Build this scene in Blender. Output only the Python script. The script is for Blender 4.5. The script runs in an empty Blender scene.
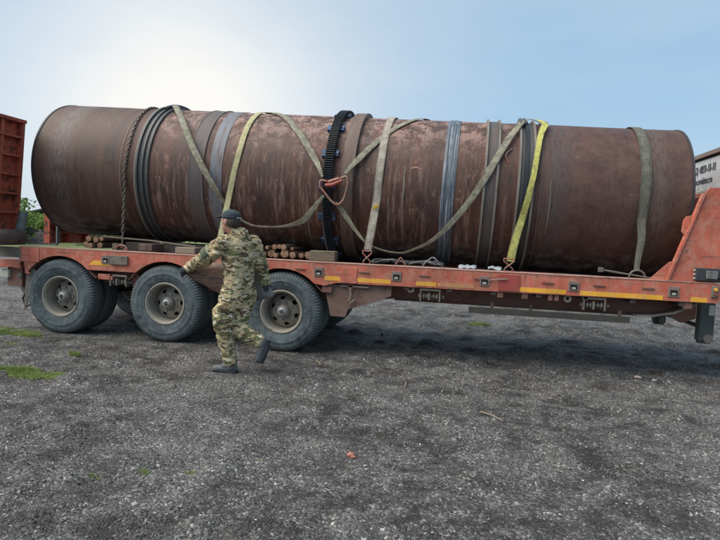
import bpy, bmesh, math, random
import numpy as np
from mathutils import Vector, Matrix, noise as mnoise
random.seed(7); RNG = np.random.default_rng(7)
S = bpy.context.scene; C = S.collection
R_ = math.radians

# ------------------------------------------------------------------ camera
cam_d = bpy.data.cameras.new('camera'); cam = bpy.data.objects.new('camera', cam_d); C.objects.link(cam)
a_ = Vector((0.98287251, 0.17871187, 0.0449856)); b_ = Vector((-0.05454668, 0.04894923, 0.9973107)); c_ = Vector((-0.17602925, 0.98268308, -0.05785899))
M = Matrix((a_, b_, -c_)).transposed().to_4x4(); M.translation = Vector((0, 0, 1.52)); cam.matrix_world = M
cam_d.sensor_width = 36; cam_d.lens = 576.0/720*36; cam_d.clip_end = 3000; cam_d.clip_start = .05
S.camera = cam

# ------------------------------------------------------------------ sky and sun
SUN_EL, SUN_AZ = R_(53), R_(-118)           # azimuth from +Y, negative = towards -X
sdir = Vector((math.sin(SUN_AZ)*math.cos(SUN_EL), math.cos(SUN_AZ)*math.cos(SUN_EL), math.sin(SUN_EL)))
W = bpy.data.worlds.new('World'); S.world = W; W.use_nodes = True
nt = W.node_tree; N = nt.nodes; L = nt.links
bg = N['Background']; bg.inputs['Strength'].default_value = 0.070
sky = N.new('ShaderNodeTexSky'); sky.sky_type = 'NISHITA'; sky.sun_disc = False
sky.sun_elevation = SUN_EL; sky.sun_rotation = SUN_AZ; sky.air_density = 1.0; sky.dust_density = 1.0
tc = N.new('ShaderNodeTexCoord')
def wmath(op, a, b=None, clamp=False):
    n = N.new('ShaderNodeMath'); n.operation = op; n.use_clamp = clamp
    for i, v in enumerate((a, b)):
        if v is None: continue
        if isinstance(v, (int, float)): n.inputs[i].default_value = v
        else: L.new(v, n.inputs[i])
    return n.outputs[0]
nz = N.new('ShaderNodeTexNoise'); nz.inputs['Scale'].default_value = 1.6; nz.inputs['Detail'].default_value = 6; nz.inputs['Roughness'].default_value = .55
mp = N.new('ShaderNodeMapping'); mp.inputs['Scale'].default_value = (1, 1, 2.8); mp.inputs['Location'].default_value = (3.1, .7, 0)
L.new(tc.outputs['Generated'], mp.inputs[0]); L.new(mp.outputs[0], nz.inputs['Vector'])
dotn = N.new('ShaderNodeVectorMath'); dotn.operation = 'DOT_PRODUCT'
L.new(tc.outputs['Generated'], dotn.inputs[0])
glow_dir = Vector((math.sin(R_(-27)), math.cos(R_(-27)), .16)).normalized(); dotn.inputs[1].default_value = glow_dir
g = wmath('POWER', wmath('MAXIMUM', dotn.outputs['Value'], 0.0), 30.0)
cov = wmath('ADD', wmath('MULTIPLY', wmath('SUBTRACT', nz.outputs['Fac'], .5), .55), wmath('ADD', wmath('MULTIPLY', g, .98), .08), True)
mix = N.new('ShaderNodeMix'); mix.data_type = 'RGBA'
L.new(cov, mix.inputs['Factor'])
blue = N.new('ShaderNodeMix'); blue.data_type = 'RGBA'; blue.inputs['Factor'].default_value = .72
L.new(sky.outputs[0], blue.inputs['A']); blue.inputs['B'].default_value = (3.2, 4.95, 6.6, 1)
L.new(blue.outputs['Result'], mix.inputs['A'])
mix.inputs['B'].default_value = (7.7, 7.6, 7.3, 1)
L.new(mix.outputs['Result'], bg.inputs['Color'])
sl = bpy.data.lights.new('sun', 'SUN'); sl.energy = 2.3; sl.angle = R_(60); sl.color = (1, .94, .85)
sun = bpy.data.objects.new('sun', sl); C.objects.link(sun); sun.rotation_euler = sdir.to_track_quat('Z', 'Y').to_euler(); sun.location = sdir*50
S.view_settings.view_transform = 'Standard'; S.view_settings.look = 'None'; S.view_settings.exposure = 0.87; S.view_settings.gamma = 1

# ------------------------------------------------------------------ materials
class NT:
    def __init__(s, name):
        s.m = bpy.data.materials.new(name); s.m.use_nodes = True; s.t = s.m.node_tree; s.n = s.t.nodes; s.l = s.t.links
        s.b = s.n['Principled BSDF']
    def link(s, a, b): s.l.new(a, b)
    def coord(s, scale=(1, 1, 1), kind='Object', loc=(0, 0, 0)):
        c = s.n.new('ShaderNodeTexCoord'); m = s.n.new('ShaderNodeMapping'); m.inputs['Scale'].default_value = scale; m.inputs['Location'].default_value = loc
        s.link(c.outputs[kind], m.inputs[0]); return m.outputs[0]
    def noise(s, v, scale, detail=4, rough=.55, dist=0):
        n = s.n.new('ShaderNodeTexNoise'); n.inputs['Scale'].default_value = scale; n.inputs['Detail'].default_value = detail
        n.inputs['Roughness'].default_value = rough; n.inputs['Distortion'].default_value = dist; s.link(v, n.inputs['Vector']); return n.outputs['Fac']
    def vor(s, v, scale, out='Color', feature='F1'):
        n = s.n.new('ShaderNodeTexVoronoi'); n.inputs['Scale'].default_value = scale; n.feature = feature; s.link(v, n.inputs['Vector']); return n.outputs[out]
    def ramp(s, f, pts, interp='LINEAR'):
        r = s.n.new('ShaderNodeValToRGB'); r.color_ramp.interpolation = interp; e = r.color_ramp.elements
        while len(e) < len(pts): e.new(.5)
        for i, (p, c) in enumerate(pts):
            e[i].position = p; e[i].color = (*c, 1) if isinstance(c, tuple) else (c, c, c, 1)
        s.link(f, r.inputs[0]); return r.outputs[0]
    def mix(s, f, a, b, mode='MIX'):
        m = s.n.new('ShaderNodeMix'); m.data_type = 'RGBA'; m.blend_type = mode
        for k, v in (('Factor', f), ('A', a), ('B', b)):
            i = m.inputs[k]
            if isinstance(v, (int, float)): i.default_value = v
            elif isinstance(v, tuple): i.default_value = (*v, 1)
            else: s.link(v, i)
        return m.outputs['Result']
    def math(s, op, a, b=0.0, clamp=False):
        n = s.n.new('ShaderNodeMath'); n.operation = op; n.use_clamp = clamp
        for i, v in enumerate((a, b)):
            if isinstance(v, (int, float)): n.inputs[i].default_value = v
            else: s.link(v, n.inputs[i])
        return n.outputs[0]
    def col(s, c):
        if isinstance(c, tuple): s.b.inputs['Base Color'].default_value = (*c, 1)
        else: s.link(c, s.b.inputs['Base Color'])
    def rough(s, r):
        if isinstance(r, (int, float)): s.b.inputs['Roughness'].default_value = r
        else: s.link(r, s.b.inputs['Roughness'])
    def bump(s, h, strength=.3, dist=.01):
        n = s.n.new('ShaderNodeBump'); n.inputs['Strength'].default_value = strength; n.inputs['Distance'].default_value = dist
        s.link(h, n.inputs['Height']); s.link(n.outputs[0], s.b.inputs['Normal'])

def worn(name, base, dirt, spot=None, scale=6, rough=.7, metal=0., amt=.5, bump=.25, stretch=(1, 1, 1), spotpos=.62):
    m = NT(name); v = m.coord(stretch)
    n1 = m.noise(v, scale, 6, .62); n2 = m.noise(v, scale*6, 4, .6); n3 = m.noise(v, scale*.45, 3)
    f = m.ramp(m.math('ADD', m.math('MULTIPLY', n1, .65), m.math('MULTIPLY', n2, .35)), [(.5-.22*amt-.06, 0.), (.5+.3*(1-amt)+.08, 1.)])
    c = m.mix(f, dirt, base)
    c = m.mix(m.math('MULTIPLY', m.ramp(n3, [(.35, 0.), (.65, 1.)]), .35), c, tuple(.6*x for x in base))
    if spot: c = m.mix(m.math('MULTIPLY', m.ramp(m.math('ADD', m.math('MULTIPLY', n1, .55), m.math('MULTIPLY', m.noise(v, scale*3.1, 6, .72, .6), .45)), [(spotpos-.07, 0.), (spotpos+.0, 1.)]), .85), c, spot)
    m.col(c); m.rough(m.math('ADD', m.math('MULTIPLY', n1, .25), rough-.12)); m.b.inputs['Metallic'].default_value = metal
    m.bump(n2, bump, .004); return m.m

def oldpaint(name, base, dust, rust, chip):
    m = NT(name); v = m.coord(); vs_ = m.coord((1, 1, .16)); vh = m.coord((.12, 1, 1.6), 'Object', (3, 1, 2))
    n1 = m.noise(v, 2.2, 7, .66); n2 = m.noise(vs_, 13, 6, .62); n3 = m.noise(v, 34, 4, .65); n4 = m.noise(vh, 16, 5, .6); n5 = m.noise(v, 9, 6, .7)
    c = m.mix(m.ramp(n1, [(.38, 0.), (.62, 1.)]), base, tuple(x*.62 for x in base))
    c = m.mix(m.math('MULTIPLY', m.ramp(m.math('ADD', m.math('MULTIPLY', n5, .7), m.math('MULTIPLY', n3, .3)), [(.44, 0.), (.60, 1.)]), .72), c, dust)
    c = m.mix(m.math('MULTIPLY', m.ramp(n2, [(.50, 0.), (.66, 1.)]), .75), c, rust)
    c = m.mix(m.math('MULTIPLY', m.ramp(n4, [(.60, 0.), (.66, 1.)]), .55), c, chip)
    c = m.mix(m.ramp(m.math('ADD', m.math('MULTIPLY', n5, .45), m.math('MULTIPLY', n3, .55)), [(.60, 0.), (.625, 1.)]), c, chip)
    m.col(c); m.rough(m.math('ADD', m.math('MULTIPLY', n5, .3), .48)); m.bump(m.math('ADD', n3, n5), .3, .004); return m.m
RED = oldpaint('trailer_red_paint', (.62, .14, .082), (.52, .25, .175), (.34, .12, .065), (.13, .07, .05))
REDTOP = worn('dusty_deck_edge', (.50, .23, .17), (.43, .33, .27), (.16, .10, .08), 8, .8, amt=.8)
RED2 = worn('bright_red_patch', (.46, .045, .035), (.30, .08, .06), None, 6, .6, amt=.4)
DIRTRED = worn('underframe_dirty_red', (.24, .09, .065), (.19, .135, .10), (.08, .05, .035), 4, .8, amt=.8)
UNDER = worn('underbody_grime', (.08, .055, .045), (.10, .082, .066), (.02, .015, .012), 5, .85, amt=.7)
GUSS = worn('gusset_brown_paint', (.19, .095, .07), (.20, .14, .11), (.09, .05, .035), 5, .75, amt=.6)
GREYBR = worn('grey_brown_metal', (.17, .135, .11), (.22, .19, .155), (.06, .045, .035), 9, .75, amt=.6)
SOCK = worn('socket_plate', (.27, .21, .18), (.20, .13, .105), (.10, .07, .06), 12, .7, amt=.6)
BLACK = worn('black_hole', (.008, .008, .008), (.014, .012, .011), None, 9, .9)
ORANGE = oldpaint('orange_reflector_tape', (.95, .46, .03), (.80, .42, .10), (.72, .32, .05), (.32, .16, .09))
ORANGEW = worn('worn_orange_tape', (.70, .30, .05), (.45, .24, .14), (.36, .18, .12), 26, .55, amt=.9, spotpos=.52)
TEAL = worn('landing_leg_dark_paint', (.035, .06, .065), (.09, .085, .075), (.12, .07, .04), 7, .65, amt=.5)
PALE = worn('pale_plate', (.55, .55, .46), (.40, .38, .31), None, 9, .6)
RAILM = worn('guard_rail_grime', (.040, .038, .030), (.07, .06, .048), None, 7, .8)
DARKBOX = worn('dark_plastic', (.022, .027, .034), (.06, .06, .06), None, 9, .55)
RAMPRED = worn('ramp_rusty_red', (.60, .115, .055), (.26, .085, .05), (.05, .03, .025), 4, .72, amt=.75, spotpos=.58)
GREYPOST = worn('grey_steel', (.16, .18, .175), (.24, .24, .22), (.12, .09, .07), 6, .6, amt=.55)
RUSTROLL = worn('brown_roller', (.10, .06, .045), (.19, .15, .125), (.05, .03, .02), 6, .75, amt=.7)
RIM = worn('wheel_rim_paint', (.38, .345, .285), (.25, .215, .17), (.10, .075, .055), 9, .6, amt=.6)
HUB = worn('hub_metal', (.30, .28, .25), (.12, .10, .08), (.05, .04, .03), 14, .6, amt=.6)
CAPM = worn('hub_cap_metal', (.52, .52, .50), (.34, .33, .31), None, 20, .38, .5)
WOODB = worn('weathered_block_wood', (.22, .17, .11), (.13, .10, .07), (.05, .035, .02), 7, .85, amt=.6, stretch=(.35, 1.6, 1.6), bump=.6)
BARK = worn('log_bark', (.10, .06, .038), (.17, .10, .065), (.04, .025, .018), 12, .9, bump=.8)
LATH = worn('lath_wood', (.34, .27, .20), (.22, .17, .125), None, 9, .8, stretch=(.2, 2, 2))
STEEL = worn('dull_steel_rod', (.24, .215, .19), (.15, .12, .10), (.10, .06, .04), 20, .5, .4)
LINKM = worn('chain_steel', (.12, .10, .088), (.21, .18, .15), (.07, .04, .03), 30, .5, .5)
SHK = worn('shackle_metal', (.36, .20, .15), (.26, .20, .16), (.38, .05, .03), 22, .55, .3, spotpos=.56)
REDCLIP = worn('red_clip', (.40, .035, .02), (.24, .08, .05), None, 20, .45)
BRASS = worn('brass_buckle', (.75, .42, .03), (.5, .3, .05), None, 30, .4, .4)
WIRE = worn('grey_wire_rope', (.20, .22, .23), (.12, .12, .12), None, 40, .5, .4)
PLASTW = worn('pale_plastic_scrap', (.55, .60, .66), (.36, .38, .40), None, 8, .5)
BLUEP = worn('blue_bracket_paint', (.022, .13, .32), (.04, .10, .18), (.06, .04, .03), 18, .55, amt=.65, spotpos=.54)
GEAR = worn('gear_black_grease', (.016, .019, .024), (.035, .037, .04), (.06, .05, .045), 16, .42, .3)
BELTD = worn('dark_rubber_band', (.022, .027, .032), (.11, .10, .09), (.17, .145, .125), 9, .48, amt=.55, stretch=(6, .5, .5))
BANDE = worn('band_brown_edge', (.17, .135, .11), (.27, .24, .205), (.06, .045, .035), 8, .7, amt=.6, stretch=(3, .5, .5))
BELT2 = worn('grey_band_paint', (.06, .062, .066), (.14, .105, .088), (.16, .09, .07), 6, .6, amt=.6, stretch=(5, .45, .45), spotpos=.58)
BLUEG = worn('blue_grey_band_paint', (.24, .265, .305), (.13, .125, .13), (.12, .07, .055), 6, .55, amt=.5, stretch=(4, .4, .4), spotpos=.57)
BLUEG2 = worn('blue_streaked_band_paint', (.10, .118, .14), (.035, .038, .045), (.40, .44, .48), 6, .42, amt=.85, stretch=(14, .3, .3), spotpos=.58)

def webbing(name, c1, c2, c3, rough=.85, sc=9):
    m = NT(name); v = m.coord(); n1 = m.noise(v, sc, 5, .65); n2 = m.noise(v, sc*7, 3, .6)
    c = m.mix(m.ramp(n1, [(.42, 0.), (.58, 1.)]), c1, c2); c = m.mix(m.ramp(n2, [(.56, 0.), (.66, 1.)]), c, c3)
    su = m.n.new('ShaderNodeSeparateXYZ'); m.link(m.coord((1, 1, 1), 'UV'), su.inputs[0]); au = m.math('ABSOLUTE', su.outputs[0])
    c = m.mix(m.math('MULTIPLY', m.ramp(m.math('ADD', m.math('MULTIPLY', au, 14), m.math('MULTIPLY', n1, .5)), [(.66, 0.), (.78, 1.)]), .55), c, c3)
    gr_ = m.noise(m.coord((1, .35, 1), 'UV', (2, 5, 1)), 22, 5, .7); c = m.mix(m.math('MULTIPLY', m.ramp(gr_, [(.52, 0.), (.62, 1.)]), .6), c, c3)
    m.col(c); m.rough(rough)
    u = m.coord((1, 1, 1), 'UV'); w = m.n.new('ShaderNodeTexWave'); w.inputs['Scale'].default_value = 60; m.link(u, w.inputs['Vector'])
    m.bump(m.math('ADD', w.outputs['Fac'], n2), .35, .002); return m.m
OLIVE = webbing('olive_webbing', (.34, .31, .225), (.215, .195, .135), (.10, .09, .065), sc=14)
PALEW = webbing('pale_grey_webbing', (.45, .40, .325), (.35, .305, .24), (.19, .15, .115))
YELW = webbing('faded_yellow_webbing', (.52, .48, .25), (.42, .38, .20), (.24, .20, .12))
NEON = webbing('neon_yellow_webbing', (.54, .51, .12), (.40, .37, .11), (.16, .14, .07), sc=16)
GRNW = webbing('grey_green_webbing', (.165, .15, .115), (.115, .108, .082), (.06, .06, .05))

# rusty shell: u = metres along the axis, v = metres round the shell (0 = camera side, + = up)
m = NT('rusty_shell_steel')
uv = m.coord((1, 1, 1), 'UV')
sep = m.n.new('ShaderNodeSeparateXYZ'); m.link(uv, sep.inputs[0]); U, V = sep.outputs[0], sep.outputs[1]
st = m.coord((1, .12, 1), 'UV'); st2 = m.coord((1, .22, 1), 'UV', (7, 3, 0))
streak = m.noise(st, 9, 7, .68, .2); streak2 = m.noise(st2, 34, 5, .6); blot = m.noise(uv, 2.3, 6, .62); fine = m.noise(uv, 45, 5, .7); blot2 = m.noise(m.coord((1, 1, 1), 'UV', (11, 5, 2)), 5.5, 7, .7)
c = m.mix(m.ramp(streak, [(.42, 0.), (.60, 1.)]), (.036, .016, .011), (.132, .058, .038))
c = m.mix(m.math('MULTIPLY', m.ramp(streak2, [(.40, 0.), (.62, 1.)]), .42), c, (.18, .092, .064))
c = m.mix(m.math('MULTIPLY', m.ramp(blot, [(.42, 0.), (.6, 1.)]), .5), c, (.115, .040, .024))
# olive-brown cleaner plate at the rear course, purplish plate at the front
rear = m.math('MULTIPLY', m.ramp(m.math('MULTIPLY', m.math('ADD', U, 6.1), .125), [(.15, 1.), (.19, 0.)]), .75)
c = m.mix(rear, c, m.mix(m.ramp(streak, [(.35, 0.), (.65, 1.)]), (.070, .039, .027), (.130, .077, .052)))
front = m.math('MULTIPLY', m.ramp(m.math('MULTIPLY', m.math('ADD', U, 6.1), .115), [(.81, 0.), (.83, 1.)]), .7)
c = m.mix(front, c, m.mix(m.ramp(blot2, [(.38, 0.), (.62, 1.)]), (.066, .028, .021), (.140, .071, .053)))
# flaking pale pink primer, high on the middle courses only
hi = m.ramp(m.math('ADD', m.math('MULTIPLY', V, .45), .1), [(.24, 0.), (.50, 1.)])
midm = m.math('MULTIPLY', m.ramp(m.math('MULTIPLY', m.math('ADD', U, 6.1), .125), [(.20, 0.), (.24, 1.)]), m.ramp(m.math('MULTIPLY', m.math('ADD', U, 6.1), .125), [(.80, 1.), (.84, 0.)]))
pf = m.math('MULTIPLY', m.math('MULTIPLY', m.ramp(m.math('ADD', m.math('MULTIPLY', blot2, .62), m.math('MULTIPLY', fine, .38)), [(.495, 0.), (.515, 1.)]), hi), midm)
c = m.mix(m.math('MULTIPLY', pf, .8), c, (.46, .29, .235))
flk = m.math('MULTIPLY', m.ramp(m.math('ADD', m.math('MULTIPLY', m.noise(m.coord((1, .55, 1), 'UV', (4, 4, 4)), 7, 8, .74), .7), m.math('MULTIPLY', fine, .3)), [(.565, 0.), (.58, 1.)]), midm)
c = m.mix(m.math('MULTIPLY', flk, .65), c, (.36, .205, .155))
flk2 = m.ramp(m.noise(m.coord((1, .35, 1), 'UV', (8, 1, 4)), 12, 7, .72), [(.60, 0.), (.625, 1.)])
c = m.mix(m.math('MULTIPLY', flk2, .6), c, (.028, .017, .014))
scr = m.ramp(m.noise(m.coord((.25, 5., 1), 'UV', (2, 1, 7)), 9, 4, .6), [(.70, 0.), (.715, 1.)])
c = m.mix(m.math('MULTIPLY', scr, .5), c, (.30, .17, .12))
# long drips of pale scale below the belly line
dr = m.math('MULTIPLY', m.ramp(m.noise(m.coord((1, .10, 1), 'UV', (3, 9, 1)), 16, 6, .7), [(.52, 0.), (.62, 1.)]), m.ramp(m.math('ADD', m.math('MULTIPLY', V, -.4), .5), [(.3, 0.), (.55, 1.)]))
c = m.mix(m.math('MULTIPLY', m.math('MULTIPLY', dr, midm), .7), c, (.36, .22, .18))
dk = m.ramp(m.noise(m.coord((1, .16, 1), 'UV', (1, 2, 1)), 5, 6, .7), [(.56, 0.), (.68, 1.)])
c = m.mix(m.math('MULTIPLY', dk, .72), c, (.030, .022, .021))
def bandmask(a, b, soft):
    up_ = m.ramp(m.math('MULTIPLY', m.math('ADD', U, 6.1+soft-a), 1/(2*soft)), [(0., 0.), (1., 1.)]); dn = m.ramp(m.math('MULTIPLY', m.math('ADD', U, 6.1+soft-b), 1/(2*soft)), [(0., 1.), (1., 0.)]); return m.math('MULTIPLY', up_, dn)
E0 = 0.
for a, b, soft, f_, cc in ((2.10, 2.30, .08, .5, (.15, .13, .105)), (.88, 1.18, .14, .7, (.085, .078, .078)), (-5.85, -5.55, .10, .45, (.24, .21, .20)), (-3.95, -3.75, .08, .6, (.055, .045, .042)), (-.55, -.36, .08, .7, (.045, .035, .034)), (-2.75, -2.45, .10, .35, (.05, .045, .046))):
    mk = m.math('MULTIPLY', bandmask(a+6.1, b+6.1, soft), m.ramp(streak2, [(.36, 0.), (.58, 1.)]))
    c = m.mix(m.math('MULTIPLY', mk, f_), c, cc)
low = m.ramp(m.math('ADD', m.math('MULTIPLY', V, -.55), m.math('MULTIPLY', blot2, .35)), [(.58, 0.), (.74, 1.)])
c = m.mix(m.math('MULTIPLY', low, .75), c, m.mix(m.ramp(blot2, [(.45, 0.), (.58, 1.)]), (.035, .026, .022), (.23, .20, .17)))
c = m.mix(m.ramp(m.noise(uv, 13, 3, .5), [(.745, 0.), (.765, 1.)]), c, (.36, .27, .23))
# mud splashed on the bottom
mud = m.math('MULTIPLY', m.ramp(V, [(.0, 0.), (1., 0.)]), 0.)
c = m.mix(m.math('MULTIPLY', m.ramp(fine, [(.35, 0.), (.65, 1.)]), .3), c, (.045, .028, .024))
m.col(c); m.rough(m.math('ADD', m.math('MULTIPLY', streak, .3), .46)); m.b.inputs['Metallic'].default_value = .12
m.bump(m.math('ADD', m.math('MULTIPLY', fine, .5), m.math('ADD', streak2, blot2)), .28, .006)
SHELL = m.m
FLANGE = worn('rusty_flange', (.125, .065, .048), (.17, .12, .095), (.05, .03, .025), 6, .6, amt=.6, stretch=(4, .5, .5))
RIMDARK = worn('dark_end_rim', (.035, .036, .042), (.07, .055, .05), None, 8, .55)
INNER = worn('inner_rust', (.09, .05, .035), (.05, .03, .025), None, 5, .9)

# tyre rubber
m = NT('dusty_tyre_rubber'); v = m.coord(); n1 = m.noise(v, 4, 7, .6); n2 = m.noise(v, 40, 4, .6)
n0 = m.noise(v, 17, 5, .7)
c = m.mix(m.ramp(n1, [(.38, 0.), (.62, 1.)]), (.036, .050, .057), (.092, .120, .130)); c = m.mix(m.math('MULTIPLY', m.ramp(n0, [(.46, 0.), (.62, 1.)]), .55), c, (.15, .155, .145))
spz = m.n.new('ShaderNodeVectorMath'); spz.operation = 'MULTIPLY'; m.link(v, spz.inputs[0]); spz.inputs[1].default_value = (1, 0, 1)
ln = m.n.new('ShaderNodeVectorMath'); ln.operation = 'LENGTH'; m.link(spz.outputs[0], ln.inputs[0])
c = m.mix(m.math('MULTIPLY', m.ramp(ln.outputs['Value'], [(.478, 0.), (.497, 1.)]), .6), c, (.12, .118, .11))
c = m.mix(m.math('MULTIPLY', m.ramp(n2, [(.5, 0.), (.7, 1.)]), .3), c, (.14, .135, .125))
m.col(c); m.rough(.72); m.bump(n2, .3, .004); TYRE = m.m
TREAD = worn('tyre_tread_rubber', (.028, .031, .033), (.085, .078, .07), (.11, .10, .085), 12, .85, amt=.6)

# camouflage cloth
m = NT('camouflage_cloth'); v = m.coord((1, 1, 1.7)); v2 = m.coord((1, 1, 1.9), 'Object', (5, 2, 1)); v3 = m.coord((1, 1, 1.8), 'Object', (1, 8, 4)); v4 = m.coord((1, 1, 3.2), 'Object', (3, 1, 4))
n1 = m.noise(v, 5.5, 3, .5, .8); n2 = m.noise(v2, 7, 4, .55, 1.0); n3 = m.noise(v3, 10.5, 3, .5, 1.0); n4 = m.noise(v4, 15, 3, .55, .8)
c = m.mix(m.ramp(n1, [(.44, 0.), (.54, 1.)]), (.52, .40, .235), (.40, .32, .165))
c = m.mix(m.ramp(n2, [(.53, 0.), (.55, 1.)]), c, (.125, .13, .05))
c = m.mix(m.ramp(n3, [(.55, 0.), (.57, 1.)]), c, (.11, .066, .038))
c = m.mix(m.ramp(n4, [(.60, 0.), (.615, 1.)]), c, (.68, .63, .49))
c = m.mix(m.ramp(m.noise(v4, 26, 2, .5, .5), [(.655, 0.), (.665, 1.)]), c, (.045, .035, .022))
m.col(c); m.rough(.9); m.bump(m.noise(v, 60, 4, .6), .4, .006); CAMO = m.m
CAPC = worn('cap_cloth', (.024, .036, .044), (.045, .06, .068), None, 18, .9)
GLOVE = worn('glove_cloth', (.022, .028, .038), (.05, .052, .058), None, 20, .9)
BOOT = worn('boot_rubber', (.07, .085, .095), (.12, .125, .125), (.05, .05, .05), 14, .6)
SKIN = worn('skin', (.42, .22, .16), (.36, .17, .12), None, 12, .55, bump=.1)
HAIR = worn('short_hair', (.045, .03, .022), (.08, .06, .045), None, 60, .8)
PATCH = worn('armband_cloth', (.13, .15, .09), (.10, .12, .07), None, 14, .9)
WHITEE = worn('white_piping', (.62, .60, .54), (.5, .48, .42), None, 14, .9)
SHEETM = NT('held_rusty_sheet'); v = SHEETM.coord(); n1 = SHEETM.noise(v, 3.2, 5, .6); n2 = SHEETM.noise(SHEETM.coord((1, 1, 6)), 12, 4, .6)
sp = SHEETM.n.new('ShaderNodeSeparateXYZ'); SHEETM.link(SHEETM.coord(), sp.inputs[0])
side = SHEETM.ramp(SHEETM.math('ADD', SHEETM.math('ADD', sp.outputs[0], .42), SHEETM.math('MULTIPLY', n1, .15)), [(.50, 0.), (.56, 1.)])
c = SHEETM.mix(SHEETM.ramp(n2, [(.4, 0.), (.62, 1.)]), (.075, .040, .028), (.20, .115, .08)); c = SHEETM.mix(side, c, (.15, .145, .135))
SHEETM.col(c); SHEETM.rough(.6); SHEETM.bump(n2, .3, .004); SHEETM = SHEETM.m

# ------------------------------------------------------------------ mesh helpers (everything is authored in world metres)
class MB:
    def __init__(s): s.v = []; s.f = []; s.uv = None
    def add(s, vs, fs):
        o = len(s.v); s.v += [tuple(x) for x in vs]; s.f += [tuple(i+o for i in f) for f in fs]; return s
    def box(s, x0, x1, y0, y1, z0, z1, mat=None):
        vs = [Vector((x, y, z)) for x in (x0, x1) for y in (y0, y1) for z in (z0, z1)]
        if mat: vs = [mat @ v for v in vs]
        return s.add(vs, [(0, 1, 3, 2), (4, 6, 7, 5), (0, 4, 5, 1), (2, 3, 7, 6), (0, 2, 6, 4), (1, 5, 7, 3)])
    def prism(s, poly, axis, a, b):
        """poly in the two other coordinates (x,z for axis y; y,z for axis x; x,y for axis z)"""
        n = len(poly); f = {'y': lambda p, t: (p[0], t, p[1]), 'x': lambda p, t: (t, p[0], p[1]), 'z': lambda p, t: (p[0], p[1], t)}[axis]
        vs = [f(p, a) for p in poly] + [f(p, b) for p in poly]
        return s.add(vs, [tuple(range(n)), tuple(range(2*n-1, n-1, -1))] + [(i, n+i, n+(i+1) % n, (i+1) % n) for i in range(n)])
    def tube(s, pts, r, seg=8, closed=False, cap=True):
        pts = [Vector(p) for p in pts]; n = len(pts); rs = r if isinstance(r, (list, tuple)) else [r]*n
        vs = []; up = None
        for i, p in enumerate(pts):
            d = (pts[(i+1) % n]-pts[i-1]) if closed else (pts[min(i+1, n-1)]-pts[max(i-1, 0)])
            d.normalize()
            if up is None: up = d.orthogonal().normalized()
            up = (up-d*up.dot(d)).normalized(); w = d.cross(up)
            vs += [p+rs[i]*(math.cos(2*math.pi*k/seg)*up+math.sin(2*math.pi*k/seg)*w) for k in range(seg)]
        fs = [(i*seg+k, i*seg+(k+1) % seg, ((i+1) % n)*seg+(k+1) % seg, ((i+1) % n)*seg+k) for i in range(n if closed else n-1) for k in range(seg)]
        if not closed and cap: fs += [tuple(range(seg))[::-1], tuple((n-1)*seg+k for k in range(seg))]
        return s.add(vs, fs)
    def lathe(s, prof, origin, ax, seg=48, e1=None, close=False):
        """prof: (distance along ax, radius)"""
        o = Vector(origin); ax = Vector(ax).normalized(); e1 = Vector(e1) if e1 else ax.orthogonal().normalized(); e2 = ax.cross(e1)
        vs = [o+ax*h+r*(math.cos(2*math.pi*k/seg)*e1+math.sin(2*math.pi*k/seg)*e2) for h, r in prof for k in range(seg)]
        n = len(prof)
        fs = [(i*seg+k, i*seg+(k+1) % seg, ((i+1) % n)*seg+(k+1) % seg, ((i+1) % n)*seg+k) for i in range(n if close else n-1) for k in range(seg)]
        return s.add(vs, fs)
    def cyl(s, p0, p1, r0, r1=None, seg=20):
        p0 = Vector(p0); p1 = Vector(p1); r1 = r0 if r1 is None else r1
        d = (p1-p0); l = d.length
        s.lathe([(0, 0.0001), (0, r0), (l, r1), (l, 0.0001)], p0, d, seg); return s

def invm(parent):
    return PM[parent.name].inverted() if parent is not None else Matrix()
PM = {}
def obj(name, mb, mat, parent=None, origin=None, smooth=40, bevel=0, uv=None, label=None):
    me = bpy.data.meshes.new(name)
    if parent is not None: T = PM[parent.name].inverted()
    elif origin is not None: T = Matrix.Translation(-Vector(origin))
    else: T = Matrix()
    vs = np.array([tuple(v) for v in mb.v], dtype=float); Tn = np.array(T); vs = vs @ Tn[:3, :3].T + Tn[:3, 3]
    me.from_pydata(vs.tolist(), [], mb.f); me.materials.append(mat); me.validate()
    bm = bmesh.new(); bm.from_mesh(me); bmesh.ops.recalc_face_normals(bm, faces=bm.faces); bm.to_mesh(me); bm.free()
    if uv is not None:
        lay = me.uv_layers.new(name='UVMap'); idx = np.empty(len(me.loops), int); me.loops.foreach_get('vertex_index', idx)
        lay.data.foreach_set('uv', np.asarray(uv, float)[idx].ravel())
    if smooth:
        me.polygons.foreach_set('use_smooth', [True]*len(me.polygons)); me.set_sharp_from_angle(angle=R_(smooth))
    o = bpy.data.objects.new(name, me); C.objects.link(o)
    if parent is not None:
        o.parent = parent; PM[o.name] = PM[parent.name].copy()
    elif origin is not None: o.location = origin; PM[o.name] = Matrix.Translation(Vector(origin))
    else: PM[o.name] = Matrix()
    if bevel:
        b = o.modifiers.new('bevel', 'BEVEL'); b.width = bevel; b.segments = 2; b.limit_method = 'ANGLE'; b.angle_limit = R_(35)
    if label: o['label'] = label
    return o
def tag(o, label=None, cat=None, group=None, kind=None):
    if label: o['label'] = label
    if cat: o['category'] = cat
    if group: o['group'] = group
    if kind: o['kind'] = kind
    return o
def thing(name, label, cat, mat=None, loc=(0, 0, 0), group=None):
    o = bpy.data.objects.new(name, None); C.objects.link(o); o.empty_display_size = .2
    Mx = mat if mat is not None else Matrix.Translation(Vector(loc)); o.matrix_world = Mx; PM[o.name] = Mx.copy()
    return tag(o, label, cat, group)
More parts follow.
